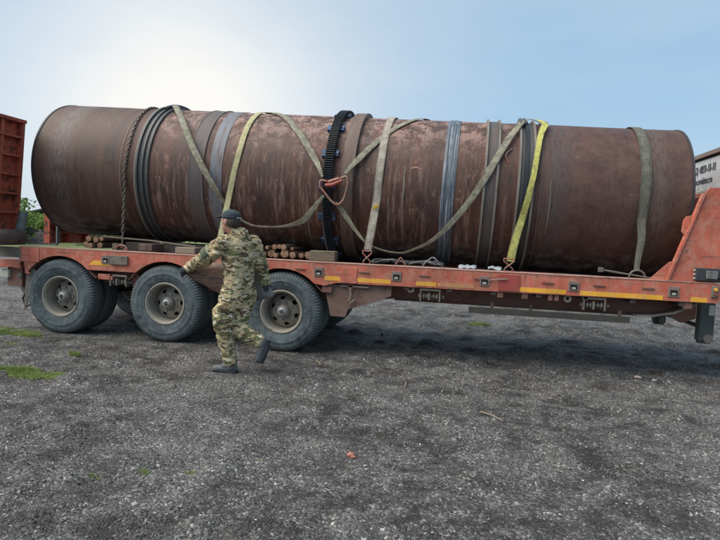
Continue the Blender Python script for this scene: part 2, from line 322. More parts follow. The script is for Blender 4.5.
def copyto(o, parent, loc=None, rot=None):
    c = o.copy(); C.objects.link(c); c.parent = parent
    if loc is not None: c.location = loc
    if rot is not None: c.rotation_euler = rot
    for ch in o.children: copyto(ch, c)
    return c

# ------------------------------------------------------------------ ground
def gh(x, y):
    """soft relief of the yard, metres"""
    clod = max(0, mnoise.noise(Vector((x*3.1, y*3.9, 14.)))+.12); h = .05*clod*clod*2+.014*(1-2*abs(mnoise.noise(Vector((x*7.5, y*8.5, 5.)))))*(.5+mnoise.noise(Vector((x*.8, y*.9, 6.))))+.006*mnoise.noise(Vector((x*16, y*17, 2.))) + .035*mnoise.noise(Vector((x*.45, y*.8, 1.3))) + .018*mnoise.noise(Vector((x*1.7, y*2.6, 4.))) + .008*mnoise.noise(Vector((x*5.5, y*7., 9.)))
    # ruts running past the front of the trailer
    for yc, w, a in ((7.95-.03*x, .20, .045), (10.6, .3, .06), (13.2, .35, .06), (6.45+.02*x, .15, .02)):
        q = (y-yc+.25*mnoise.noise(Vector((x*.35, yc, 2.))))/w
        h += a*(math.exp(-(q-1.6)**2)+.8*math.exp(-(q+1.6)**2)-1.0*math.exp(-q*q*.8))*(.6 if x > -1.0 else .0)*min(1, max(0, x+1.0))
    fl = min(1., max(0., (math.hypot(max(0, abs(x+3.85)-1.9), max(0, abs(y-7.3)-.5)))/.9))     # level under the wheels and the walker
    fl2 = min(1., math.hypot(x+2.35, y-5.8)/.8)
    return h*fl*fl2*min(1, 40/(1+abs(x)+abs(y)))
def axis(lo, hi, step, far):
    a = list(np.arange(lo, hi+1e-6, step)); d = step
    while a[-1] < far: d *= 1.22; a.append(a[-1]+d)
    d = step
    while a[0] > -far: d *= 1.22; a.insert(0, a[0]-d)
    return np.array(a)
gx = axis(-7, 8, .042, 900); gy = axis(1.7, 12, .042, 900)
GX, GY = np.meshgrid(gx, gy)
GZ = np.array([[gh(x, y) if (abs(x) < 40 and 0 < y < 60) else 0. for x in gx] for y in gy])
nx, ny = len(gx), len(gy)
vs = np.stack([GX.ravel(), GY.ravel(), GZ.ravel()], -1)
i = np.arange(ny-1)[:, None]*nx+np.arange(nx-1)[None]; q = np.stack([i, i+1, i+nx+1, i+nx], -1).reshape(-1, 4)
me = bpy.data.meshes.new('ground'); me.vertices.add(len(vs)); me.vertices.foreach_set('co', vs.ravel())
me.loops.add(q.size); me.loops.foreach_set('vertex_index', q.ravel().astype(np.int32)); me.polygons.add(len(q)); me.polygons.foreach_set('loop_start', np.arange(0, q.size, 4, dtype=np.int32)); me.update(); me.validate()
me.polygons.foreach_set('use_smooth', [True]*len(me.polygons))
m = NT('dark_slag_gravel'); v = m.coord()
big = m.noise(v, .7, 6, .62); mid = m.noise(v, 3.4, 7, .7); fine = m.noise(v, 22, 6, .7)
c = m.mix(m.ramp(mid, [(.42, 0.), (.58, 1.)]), (.036, .029, .024), (.150, .139, .128))
c = m.mix(m.math('MULTIPLY', m.ramp(big, [(.46, 0.), (.60, 1.)]), .6), c, (.19, .178, .165))
vcol = m.vor(v, 62); vdis = m.vor(v, 62, 'Distance'); v2c = m.vor(v, 130); v2d = m.vor(v, 130, 'Distance')
g1 = m.ramp(vcol, [(.0, .35), (.55, .8), (.80, 1.5), (.91, 2.6), (1., 4.2)])
g2 = m.ramp(v2c, [(.0, .5), (.6, .9), (.85, 1.5), (.95, 3.0)])
c = m.mix(1., c, g1, 'MULTIPLY'); c = m.mix(1., c, g2, 'MULTIPLY')
c = m.mix(m.math('MULTIPLY', m.ramp(fine, [(.55, 0.), (.75, 1.)]), .4), c, (.020, .017, .016))
m.col(c); m.rough(.72); m.bump(m.math('ADD', m.math('MULTIPLY', vdis, -1.2), m.math('ADD', m.math('MULTIPLY', v2d, -.6), m.math('MULTIPLY', fine, 1.2))), .9, .012)
GROUND = m.m; me.materials.append(GROUND)
go = bpy.data.objects.new('ground', me); C.objects.link(go); go['kind'] = 'structure'

def scatter(name, n, xr, yfun, smin, smax, label, mat, flat=.35, seedv=1, dens=None, zoff=0.):
    rng = np.random.default_rng(seedv)
    X = rng.uniform(*xr, n); Y = yfun(rng, n)
    if dens is not None:
        k = dens(X, Y, rng); X = X[k]; Y = Y[k]
    n = len(X)
    Z = np.interp(X, gx, np.arange(nx)); Zy = np.interp(Y, gy, np.arange(ny))
    xi = np.clip(Z.astype(int), 0, nx-2); yi = np.clip(Zy.astype(int), 0, ny-2); fx = Z-xi; fy = Zy-yi
    H = (GZ[yi, xi]*(1-fx)+GZ[yi, xi+1]*fx)*(1-fy)+(GZ[yi+1, xi]*(1-fx)+GZ[yi+1, xi+1]*fx)*fy
    base = np.array([(1, 0, 0), (.3, .95, 0), (-.9, .55, .05), (-.7, -.7, 0), (.45, -.9, 0), (.1, 0, 1), (0, .05, -1)])
    tri = np.array([(0, 1, 5), (1, 2, 5), (2, 3, 5), (3, 4, 5), (4, 0, 5), (1, 0, 6), (2, 1, 6), (3, 2, 6), (4, 3, 6), (0, 4, 6)])
    s = smin*(smax/smin)**(rng.random(n)**2.2)
    P = base[None]*(1+.35*rng.standard_normal((n, 7, 1)).clip(-1, 1))
    P = P*np.stack([s, s*rng.uniform(.22, .9, n), s*flat*rng.uniform(.25, 1.3, n)], -1)[:, None]
    az = rng.uniform(0, 2*np.pi, n); ti = rng.normal(0, .35, n)
    ct, st_ = np.cos(ti), np.sin(ti); x, z = P[..., 0]*ct[:, None]-P[..., 2]*st_[:, None], P[..., 0]*st_[:, None]+P[..., 2]*ct[:, None]
    ca, sa = np.cos(az)[:, None], np.sin(az)[:, None]; y = P[..., 1]
    P = np.stack([x*ca-y*sa+X[:, None], x*sa+y*ca+Y[:, None], z+(H+s*flat*.25+zoff)[:, None]], -1).reshape(-1, 3)
    F = (tri[None]+7*np.arange(n)[:, None, None]).reshape(-1, 3)
    me = bpy.data.meshes.new(name); me.vertices.add(len(P)); me.vertices.foreach_set('co', P.ravel()); me.loops.add(F.size); me.loops.foreach_set('vertex_index', F.ravel().astype(np.int32))
    me.polygons.add(len(F)); me.polygons.foreach_set('loop_start', np.arange(0, F.size, 3, dtype=np.int32)); me.update()
    at = me.attributes.new('tone', 'FLOAT', 'POINT'); at.data.foreach_set('value', np.repeat(rng.random(n), 7).astype(np.float32))
    me.materials.append(mat); o = bpy.data.objects.new(name, me); C.objects.link(o); tag(o, label, 'gravel', kind='stuff'); return o
m = NT('gravel_chips'); at = m.n.new('ShaderNodeAttribute'); at.attribute_name = 'tone'
c = m.ramp(at.outputs['Fac'], [(0., (.026, .022, .020)), (.34, (.075, .068, .062)), (.60, (.19, .177, .163)), (.84, (.37, .352, .33)), (1., (.66, .635, .59))])
n1 = m.noise(m.coord(), 90, 3, .6); c = m.mix(m.math('MULTIPLY', m.ramp(n1, [(.4, 0.), (.6, 1.)]), .3), c, (.07, .06, .053)); pz = m.noise(m.coord(), 2.2, 6, .68); c = m.mix(m.math('MULTIPLY', m.ramp(pz, [(.44, 1.), (.54, 0.)]), .8), c, (.034, .027, .023)); m.col(c); m.rough(.75)
CHIPS = m.m
def dens_near(X, Y, rng):
    f = np.array([.46+1.1*mnoise.noise(Vector((x*.8, y*1.1, 3.))) + 1.0*mnoise.noise(Vector((x*3.2, y*4.2, 8.)))+.6*mnoise.noise(Vector((x*9, y*10, 1.))) for x, y in zip(X, Y)])
    out = (np.abs(X+1.1) < 1.4+.75*Y)
    clear = (np.hypot(X+2.36, Y-5.8) > .16)
    return (rng.random(len(X)) < f.clip(.06, 1)) & out & clear
scatter('gravel', 330000, (-6.5, 6.), lambda r, n: 1.9+5.6*r.random(n)**1.45, .0030, .0145, 'loose pale and dark slag chips strewn over the yard in front of the trailer', CHIPS, seedv=3, dens=dens_near)
scatter('gravel', 34000, (-9, 10), lambda r, n: 6.5+10*r.random(n)**1.2, .006, .026, 'coarser grey slag chips beyond and beneath the trailer', CHIPS, seedv=5, dens=dens_near)

# ------------------------------------------------------------------ the low-bed trailer
YN, YF = 7.01, 9.51
TR = thing('low_bed_trailer', 'long red flatbed semi-trailer with three dusty axles carrying the rusty drum', 'trailer', loc=(-1.9, 8.26, 0))
WX = (-5.43, -3.87, -2.26)
def beam_profile():
    lo = []      # lower edge left to right
    zb = lambda x: .865 if x < -2.2 else (.925)
    pts = [(-5.96, .80), (-5.88, .80)]
    for i, wx in enumerate(WX):
        R = .60; zc = .50; ztop = 1.065
        arc = []
        for k in range(0, 21):
            t = math.pi - math.pi*k/20; x = wx+R*math.cos(t)*1.0; z = zc+.575*math.sin(t)
            arc.append((x, z))
        arc = [(x, z) for x, z in arc if z > (.80 if (i == 0 and x < wx) else .87)]
        pts += arc
        if i < 2: pass
    pts += [(-1.70, .885), (-1.55, .93), (2.79, .955)]
    top = [(2.79, 1.168), (-6.06, 1.168), (-6.06, .985), (-5.98, .96)]
    return pts+top
for ya, yb in ((YN, YN+.012), (YF-.012, YF)):
    obj('side_beam', MB().prism(beam_profile(), 'y', ya, yb), RED, TR, smooth=0)
# wide top flange and arch lips
for y0, y1 in ((YN-.006, YN+.22), (YF-.22, YF+.006)):
    obj('deck_edge_plate', MB().box(-6.06, 2.79, y0, y1, 1.1705, 1.182), REDTOP, TR, smooth=0, bevel=.003)
for wx in WX:
    for ya, yb in ((YN+.014, YN+.60), (YF-.60, YF-.014)):
        mb = MB(); vs = []; nseg = 20
        for k in range(nseg+1):
            t = math.pi*(1-k/nseg); 
            for r in (.0, .008):
                z = .50+(.575+r)*math.sin(t); x = wx+(.60+r)*math.cos(t)
                vs += [(x, ya, max(z, .80)), (x, yb, max(z, .80))]
        mb.v = vs; mb.f = []
        for k in range(nseg):
            o = 4*k; mb.f += [(o, o+1, o+5, o+4), (o+2, o+6, o+7, o+3), (o, o+4, o+6, o+2), (o+1, o+3, o+7, o+5)]
        obj('wheel_arch', mb, DIRTRED, TR)
# deck floor: transverse steel/timber planks between the edge plates
FLOORM = worn('deck_plank_wood', (.13, .10, .08), (.07, .055, .045), (.03, .025, .02), 6, .85, amt=.6, stretch=(2, .4, 2), bump=.5)
x = -6.0; k = 0
plank = None
while x < 2.55:
    if plank is None:
        plank = obj('deck_plank', MB().box(-6.0, -5.81, YN+.226, YF-.226, 1.055, 1.10), FLOORM, TR, smooth=0)
    else:
        c = plank.copy(); C.objects.link(c); c.location = (x+6.0, 0, random.uniform(-.004, .002))
    x += .2
# main girders with raised neck-side curve, cross members
def girder(y, name='main_girder'):
    poly = [(-6.0, .93), (-6.0, .72), (-1.3, .66), (-1.05, .72), (-.85, .745), (2.05, .735), (2.25, .745), (2.45, .80), (2.62, .90), (2.62, .95), (-.9, .95)]
    mb = MB().prism(poly, 'y', y, y+.012)
    lowz = lambda x: .745
    mb.box(-.85, 2.05, y-.06, y+.07, .728, .7405)
    return obj(name, mb, DIRTRED, TR, smooth=0)
for y in (7.36, 9.15): girder(y)
for xx in np.arange(-.7, 2.5, .52):
    obj('cross_member', MB().box(xx, xx+.06, YN+.02, YF-.02, .90, 1.05), UNDER, TR, smooth=0)
for xx in (-5.9, -4.66, -3.07, -1.5):
    obj('cross_member', MB().box(xx, xx+.08, YN+.02, YF-.02, .90, 1.05), UNDER, TR, smooth=0)
obj('curved_tail_plate', MB().prism([(1.98, .742), (2.20, .752), (2.42, .80), (2.62, .90), (2.66, .945), (2.64, .95), (2.58, .905), (2.40, .815), (2.2, .768), (1.98, .758)], 'y', YN+.10, YN+.34), GREYBR, TR, smooth=30)
# gusset plate behind the rear wheel and its latch lever
obj('gusset_plate', MB().prism([(-1.72, .90), (-1.62, .50), (-1.43, .50), (-1.40, .60), (-1.10, .70), (-.86, .80), (-.86, .93)], 'y', YN+.06, YN+.075), GUSS, TR, smooth=0, bevel=.002)
mb = MB().box(-1.50, -1.14, YN+.02, YN+.055, .885, .905); mb.tube([(-1.38, YN+.03, .88), (-1.36, YN+.025, .80), (-1.38, YN+.02, .70), (-1.40, YN+.02, .655), (-1.34, YN+.02, .70), (-1.31, YN+.03, .735)], .012, 8)
obj('latch_lever', mb, SOCK, TR)
# sockets (stake pockets) with dark mouths
for xx in (-4.73, -1.78, -.80, .255, 1.27, 2.345):
    s_ = obj('stake_pocket', MB().box(xx-.058, xx+.058, YN-.016, YN-.001, 1.0, 1.115), SOCK, TR, smooth=0, bevel=.004)
    obj('pocket_mouth', MB().box(xx-.036, xx+.040, YN-.020, YN-.0175, 1.018, 1.078), BLACK, s_, smooth=0)
    obj('pocket_peg', MB().box(xx-.02, xx+.024, YN-.026, YN-.0205, 1.022, 1.045), PALE, s_, smooth=0, bevel=.003)
obj('pocket_cover', MB().box(-4.66, -4.40, YN-.03, YN-.001, 1.0, 1.12), GREYBR, TR, smooth=0, bevel=.006)
obj('pocket_cover', MB().box(-6.40, -6.03, YN-.02, YN+.06, 1.02, 1.16), GREYBR, TR, smooth=0, bevel=.006)
# orange reflector strips
for x0, x1, w in ((-4.98, -4.665, 0), (-1.70, -1.50, 0), (-1.285, -.865, 0), (-.555, -.31, 0), (-.295, .14, 1), (.665, 1.19, 0), (1.345, 2.24, 0), (2.53, 2.70, 0)):
    zc = .985 if x0 > -4 else 1.005
    if w: obj('orange_reflector_strip', MB().box(x0, x1, YN-.004, YN-.0005, zc-.026, zc+.020), ORANGEW, TR, smooth=0, label='mostly worn-off orange reflector strip')
    elif x0 < -4: obj('orange_reflector_strip', MB().prism([(x0, zc-.03), (x0+.06, zc+.03), (x1, zc+.03), (x1, zc-.03)], 'y', YN-.004, YN-.0005), ORANGE, TR, smooth=0)
    else: obj('orange_reflector_strip', MB().box(x0, x1, YN-.004, YN-.0005, zc-.029, zc+.024), ORANGE, TR, smooth=0)
# proud square plates
obj('reinforcing_plate', MB().box(-1.50, -1.29, YN-.013, YN-.0005, .935, 1.13), RED, TR, smooth=0, bevel=.003)
obj('reinforcing_plate', MB().box(.42, .665, YN-.013, YN-.0005, .955, 1.15), RED2, TR, smooth=0, bevel=.003, label='bright red square plate')
obj('reinforcing_plate', MB().box(-6.05, -5.74, YN-.012, YN-.0005, .97, 1.16), RED, TR, smooth=0, bevel=.003)
for xx in (-2.02, -1.20, -.46, .20, .98, 1.55, 2.08):
    obj('grab_slot', MB().prism([(xx-.07, 1.078), (xx-.055, 1.088), (xx+.055, 1.088), (xx+.07, 1.078), (xx+.05, 1.072), (xx-.05, 1.072)], 'y', YN-.018, YN-.0005), DIRTRED, TR, smooth=0)
mb = MB(); mb.tube([(.31, YN-.02, 1.07), (.40, YN-.028, 1.085), (.52, YN-.03, 1.095)], .009, 6); obj('pocket_pin', mb, SOCK, TR)
# small blocks hung under the beam
for xx, w, zt in ((-1.74, .13, .875), (-1.40, .06, .925), (.415, .07, .945), (.70, .07, .945), (1.0, .05, .945), (1.07, .05, .945), (2.47, .09, .945), (-4.86, .22, .86)):
    obj('under_block', MB().box(xx, xx+w, YN+.02, YN+.10, zt-.075, zt), DIRTRED if w < .2 else RED, TR, smooth=0, bevel=.004)
# winches: housing, ratchet drum, side cheeks
def winch(xc, zt, mat):
    w = obj('strap_winch', MB().box(xc-.125, xc+.125, YN+.02, YN+.14, zt-.028, zt), mat, TR, smooth=0, bevel=.004)
    for dx in (-.125, .107): obj('winch_cheek', MB().box(xc+dx, xc+dx+.018, YN+.02, YN+.14, zt-.155, zt-.03), mat, w, smooth=0, bevel=.003)
    mb = MB().cyl((xc-.15, YN+.08, zt-.10), (xc+.17, YN+.08, zt-.10), .022, seg=14)
    for k in range(5): mb.cyl((xc-.085+.04*k, YN+.08, zt-.10), (xc-.07+.04*k, YN+.08, zt-.10), .045-.006*(k % 2), seg=16)
    mb.box(xc-.02, xc-.005, YN+.0, YN+.05, zt-.14, zt-.05)
    obj('winch_drum', mb, mat, w)
winch(-4.56, .86, GREYBR); winch(-.38, .925, GREYBR); winch(1.52, .94, GREYBR)
for xx in (-.62, 1.22):
    obj('oval_eye', MB().lathe([(0, .02), (0, .045), (.02, .045), (.02, .02)], (xx, YN+.03, .905), (0, 1, 0), 20, close=True), GREYBR, TR)
# side guard rail under the beam
mb = MB().box(.09, 1.92, YN+.04, YN+.075, .662, .735)
gr = obj('side_guard_rail', mb, RAILM, TR, smooth=0, bevel=.004)
for xx in (.35, .80, 1.80): obj('guard_hanger', MB().box(xx, xx+.035, YN+.08, YN+.11, .665, .80), UNDER, gr, smooth=0)
# landing legs
for y in (7.36, 8.98):
    lg = obj('landing_leg', MB().box(2.775, 2.935, y, y+.13, .47, .93), TEAL, TR, smooth=0, bevel=.008)
    obj('inner_leg', MB().box(2.79, 2.92, y+.02, y+.11, .44, .468), TEAL, lg, smooth=0)
    obj('leg_pin', MB().lathe([(0, .001), (0, .052), (.02, .052), (.02, .030), (.028, .03), (.028, .001)], (2.875, y-.002, .505), (0, -1, 0), 20), GREYBR, lg)
    if y < 8: obj('pale_reflector', MB().box(2.865, 2.925, y-.006, y-.001, .78, .90), PALE, lg, smooth=0)
obj('leg_brace', MB().tube([(2.86, 7.49, .62), (2.86, 8.98, .62)], .025, 10), UNDER, TR)
obj('leg_bracket', MB().prism([(2.40, .80), (2.55, .86), (2.76, .93), (2.76, .72), (2.60, .66), (2.52, .70)], 'y', 7.45, 7.49), DIRTRED, TR, smooth=0)
# goose neck: side cheeks, sloping front wall, lug and gusset
for ya, yb in ((7.06, 7.085), (9.435, 9.46)):
    ck = obj('gooseneck_cheek', MB().prism([(2.30, 1.184), (2.50, 1.80), (2.615, 2.17), (2.66, 2.24), (4.6, 2.30), (4.6, 1.45), (3.0, 1.184)], 'y', ya, yb), RED, TR, smooth=0, bevel=.003)
    obj('cheek_flange', MB().prism([(2.268, 1.184), (2.478, 1.83), (2.585, 2.175), (2.615, 2.17), (2.50, 1.80), (2.30, 1.184)], 'y', ya-.03, yb+.02), RED, ck, smooth=0, bevel=.003)
    obj('corner_gusset', MB().prism([(2.10, 1.184), (2.268, 1.184), (2.335, 1.40), (2.30, 1.39)], 'y', ya+.005, ya+.02), RED, ck, smooth=0)
    obj('lashing_lug', MB().prism([(2.515, 1.93), (2.44, 1.91), (2.41, 1.86), (2.40, 1.74), (2.44, 1.68), (2.47, 1.70)], 'y', ya-.01, ya+.02), RED, ck, smooth=0, bevel=.003)
obj('gooseneck_wall', MB().prism([(2.76, 1.184), (2.79, 1.184), (3.0, 2.19), (2.97, 2.19)], 'x', 0, 0) if False else MB().add(
    [(2.74, 7.09, 1.11), (2.74, 9.43, 1.11), (2.78, 9.43, 1.11), (2.78, 7.09, 1.11), (2.86, 7.09, 2.2), (2.86, 9.43, 2.2), (2.90, 9.43, 2.2), (2.90, 7.09, 2.2)],
    [(0, 1, 2, 3), (4, 5, 6, 7), (0, 1, 5, 4), (1, 2, 6, 5), (2, 3, 7, 6), (3, 0, 4, 7)]), RED, TR, smooth=0)
obj('gooseneck_top', MB().box(2.92, 4.6, 7.09, 9.43, 2.15, 2.20), RED, TR, smooth=0)
obj('end_plate', MB().box(2.793, 2.83, YN, YF, .96, 1.165), RED, TR, smooth=0, bevel=.004)
obj('under_gooseneck', MB().box(2.95, 4.6, 7.4, 9.1, 1.20, 1.42), DIRTRED, TR, smooth=0)
lamp = obj('front_marker_lamp', MB().box(2.73, 2.80, YN-.035, YN-.0015, 1.02, 1.15), GREYBR, TR, smooth=0, bevel=.006)
obj('orange_lens', MB().cyl((2.765, YN-.052, 1.11), (2.765, YN-.037, 1.11), .018), ORANGE, lamp)
obj('red_lens', MB().cyl((2.77, YN-.052, 1.055), (2.77, YN-.037, 1.055), .016), REDCLIP, lamp)
# dark connector box on the neck
bx = obj('connector_box', MB().box(2.56, 2.86, 6.99, 7.055, 1.20, 1.34), DARKBOX, TR, smooth=0, bevel=.008)
for k in range(3): obj('box_clip', MB().box(2.545, 2.559, 7.0, 7.04, 1.215+.045*k, 1.235+.045*k), PALE, bx, smooth=0)
obj('box_lid', MB().box(2.66, 2.78, 6.975, 6.988, 1.225, 1.315), GREYPOST, bx, smooth=0, bevel=.004)
obj('box_pipe', MB().tube([(2.78, 6.98, 1.25), (2.84, 6.96, 1.22), (2.87, 6.97, 1.16), (2.93, 7.0, 1.12)], .012, 8), BLACK, bx)
# mud flap, rear bumper cluster
obj('mud_flap', MB().prism([(-5.975, .955), (-5.78, .80), (-5.90, .62), (-5.955, .45), (-5.99, .30), (-6.02, .31)], 'y', YN+.05, YN+.066), GREYBR, TR, smooth=0)
rb = obj('rear_bumper', MB().box(-6.38, -6.10, YN+.25, YF-.25, .62, .80), DIRTRED, TR, smooth=0, bevel=.01)
for y in (7.12, 9.2): obj('bumper_bracket', MB().box(-6.34, -6.10, y, y+.10, .60, .93), DIRTRED, rb, smooth=0, bevel=.006)
obj('rear_step', MB().prism([(-6.42, .98), (-6.06, .98), (-6.06, .86), (-6.20, .88), (-6.42, .86)], 'y', YN+.02, YN+.30), RED, TR, smooth=0, bevel=.004)
obj('rear_lamp', MB().cyl((-6.14, YN+.10, .76), (-6.14, YN+.13, .76), .04), GREYBR, rb)
obj('rear_lamp', MB().box(-6.42, -6.28, YN+.06, YN+.12, .72, .84), PALE, rb, smooth=0, bevel=.012)
obj('rear_tank', MB().lathe([(0, .001), (0, .11), (.02, .13), (.5, .13), (.52, .11), (.52, .001)], (-6.22, YN+.35, .58), (0, 1, 0), 24), GREYBR, TR)
obj('rear_hook', MB().tube([(-6.18, 7.3, .52), (-6.20, 7.25, .42), (-6.12, 7.22, .30), (-6.06, 7.22, .33), (-6.03, 7.22, .42)], .012, 8), BLACK, TR)
# axles, springs, hangers
for wx in WX:
    ax = obj('axle', MB().tube([(wx, YN+.15, .514), (wx, YF-.15, .514)], .065, 14), UNDER, TR)
    for y in (7.78, 8.66):
        mb = MB()
        for k in range(5): mb.box(wx-.55+.08*k, wx+.55-.08*k, y, y+.08, .60-.022*k, .617-.022*k)
        obj('leaf_spring', mb, UNDER, ax, smooth=0)
    for y in (7.62, 8.86): obj('brake_drum', MB().cyl((wx, y-.02, .514), (wx, y+.10, .514), .2, seg=28), UNDER, ax)
for xx in (-4.66, -3.07):
    for y in (7.7, 8.62):
        obj('spring_hanger', MB().prism([(xx-.12, .93), (xx+.12, .93), (xx+.06, .55), (xx-.06, .55)], 'y', y, y+.16), DIRTRED, TR, smooth=0, bevel=.006)
for xx in (-4.42, -3.02): obj('air_cylinder', MB().cyl((xx, 7.45, .70), (xx, 7.64, .70), .085, seg=20), UNDER, TR)
obj('red_bracket', MB().prism([(-4.42, .87), (-4.30, .87), (-4.26, .62), (-4.36, .60)], 'y', YN+.09, YN+.13), DIRTRED, TR, smooth=0)
# wheels
def tyre_mesh():
    seg = 240; TW = .14
    prof = [(-.098, .276, 0), (-.118, .285, 0), (-.128, .305, 0), (-.131, .330, 0), (-.137, .342, 0), (-.1375, .348, 0), (-.144, .375, 0), (-.147, .392, 0), (-.1505, .394, 0), (-.1505, .402, 0), (-.148, .405, 0), (-.147, .432, 0), (-.143, .448, 0), (-.1435, .454, 0), (-.137, .474, 1), (-.128, .493, 2), (-.112, .507, 2), (-.095, .513, 2), (-.080, .514, 1),
            (-.078, .503, 0), (-.068, .503, 0), (-.066, .514, 0), (-.030, .5155, 0), (-.028, .504, 0), (-.018, .504, 0), (-.016, .5155, 0)]
    prof = prof+[(-y, r, n) for y, r, n in prof[::-1]]
    vs = []; fs = []
    for k in range(seg):
        a = 2*math.pi*k/seg; gr = (k % 3 == 0)
        for y, r, n in prof:
            rr = r-(.011 if gr and n else 0)*(1 if n == 2 else .6); yy = y+(.005 if gr and n else 0)*(-1 if y > 0 else 1)
            vs.append((rr*math.cos(a), yy, rr*math.sin(a)))
    n = len(prof)
    for k in range(seg):
        for j in range(n-1): fs.append((k*n+j, k*n+j+1, ((k+1) % seg)*n+j+1, ((k+1) % seg)*n+j))
    mb = MB(); mb.add(vs, fs); return mb
def disc_mesh():
    mb = MB(); seg = 72
    mb.lathe([(-.118, .284), (-.126, .282), (-.130, .272), (-.128, .264), (-.112, .258), (-.100, .246), (-.05, .240), (.03, .236), (.085, .232)], (0, 0, 0), (0, 1, 0), seg, e1=(1, 0, 0))
    rad = [.232, .205, .19, .15, .135, .105]; dep = [.085, .055, .045, .018, .005, .0]
    vs = [(r*math.cos(2*math.pi*k/seg), d, r*math.sin(2*math.pi*k/seg)) for r, d in zip(rad, dep) for k in range(seg)]; fs = []
    for j in range(5):
        for k in range(seg):
            if j == 2 and (k % 12) in (2, 3, 4, 5): continue
            fs.append((j*seg+k, j*seg+(k+1) % seg, (j+1)*seg+(k+1) % seg, (j+1)*seg+k))
    mb.add(vs, fs); return mb
def make_wheel(x, y):
    w = bpy.data.objects.new('wheel', None); C.objects.link(w); w.parent = TR; w.location = Vector((x, y, .514))-Vector((-1.9, 8.26, 0)); PM[w.name] = Matrix.Translation((x, y, .514))
    return w
def local(name, mb, mat, parent, smooth=35, bevel=0):
    keep = PM[parent.name]; PM[parent.name] = Matrix(); o = obj(name, mb, mat, parent, smooth=smooth, bevel=bevel); PM[parent.name] = keep; PM[o.name] = keep.copy(); return o
w0 = make_wheel(WX[0], 7.155)
local('tyre', tyre_mesh(), TYRE, w0, smooth=50); local('rim', disc_mesh(), RIM, w0, smooth=35)
mb = MB().lathe([(.02, .12), (-.004, .118), (-.006, .092), (-.03, .088), (-.045, .080), (-.07, .074), (-.075, .066), (-.075, .001)], (0, 0, 0), (0, 1, 0), 32)
local('hub', mb, HUB, w0)
nut0 = local('wheel_nut', MB().cyl((0, .008, 0), (0, -.030, 0), .013, seg=6), HUB, w0); nut0.location = (.122, 0, 0)
for k in range(1, 8):
    a = 2*math.pi*k/8; c = nut0.copy(); C.objects.link(c); c.location = (.122*math.cos(a), 0, .122*math.sin(a))
local('hub_cap', MB().lathe([(-.076, .052), (-.092, .050), (-.098, .040), (-.099, .001)], (0, 0, 0), (0, 1, 0), 28), CAPM, w0)
mb = MB(); Rm = Matrix.Rotation(R_(35), 4, 'Y')
mb.box(-.022, -.013, -.1035, -.0992, -.026, .026, Rm); mb.box(.013, .022, -.1035, -.0992, -.026, .026, Rm)
mb.add([Rm @ Vector(p) for p in ((-.012, -.1035, .026), (-.004, -.1035, .026), (.012, -.1035, -.026), (.004, -.1035, -.026), (-.012, -.0992, .026), (-.004, -.0992, .026), (.012, -.0992, -.026), (.004, -.0992, -.026))], [(0, 1, 2, 3), (4, 5, 6, 7), (0, 1, 5, 4), (1, 2, 6, 5), (2, 3, 7, 6), (3, 0, 4, 7)])
local('cap_mark', mb, BLACK, w0, smooth=0)
for i, wx in enumerate(WX):
    for y, flip in ((7.155, 0), (7.49, 1), (9.03, 0), (9.365, 1)):
        if i == 0 and y == 7.155: continue
        w = bpy.data.objects.new('wheel', None); C.objects.link(w); w.parent = TR; w.location = Vector((wx, y, .514))-Vector((-1.9, 8.26, 0)); w.rotation_euler = (0, random.uniform(0, 6), math.pi if flip else 0)
        for ch in w0.children:
            if flip and y < 8 and ch.name.split('.')[0] not in ('tyre', 'rim'): continue
            if not flip and y > 8 and ch.name.split('.')[0] not in ('tyre', 'rim'): continue
            copyto(ch, w)
# folded loading ramps at the rear, ribbed on the deck side
def ramp(ya, yb, zt, tilt, name='loading_ramp', lb=None):
    xb = lambda z: -6.33+tilt*(z-1.2)
    def slab(dx0, dx1, y0, y1, z0, z1):
        return ([(xb(z)+dx, y, z) for z in (z0, z1) for y in (y0, y1) for dx in (dx0, dx1)], [(0, 1, 3, 2), (4, 6, 7, 5), (0, 4, 5, 1), (2, 3, 7, 6), (0, 2, 6, 4), (1, 5, 7, 3)])
    r = obj(name, MB().add(*slab(-.10, -.085, ya, yb, 1.20, zt)), RAMPRED, TR, smooth=0, label=lb)
    for y in (ya, yb-.05, (ya+yb)/2-.02): obj('ramp_rail', MB().add(*slab(-.084, .0, y, y+.05, 1.20, zt)), RAMPRED, r, smooth=0, bevel=.004)
    z = 1.36
    while z < zt-.1:
        obj('ramp_rib', MB().add(*slab(-.083, .012, ya+.003, yb-.053, z, z+.03)), RAMPRED, r, smooth=0, bevel=.003); z += .265
    obj('ramp_top_bar', MB().add(*slab(-.11, .02, ya-.003, yb+.003, zt+.002, zt+.05)), RAMPRED, r, smooth=0, bevel=.004)
    return r
ramp(6.50, 7.30, 2.90, .06)
ramp(7.94, 8.90, 2.55, .0)
obj('ramp_spring_post', MB().tube([(-6.30, 7.26, 1.22), (-6.24, 7.30, 1.66)], [.075, .060], 14), GREYPOST, TR)
obj('ramp_spring_post', MB().box(-6.235, -6.215, 7.96, 8.03, 1.2, 1.55), GREYPOST, TR, smooth=0)
obj('ramp_roller', MB().lathe([(0, .001), (0, .095), (.02, .11), (.74, .11), (.76, .095), (.76, .001)], (-6.12, 6.45, 1.295), (-.12, 1, 0), 24), RUSTROLL, TR)

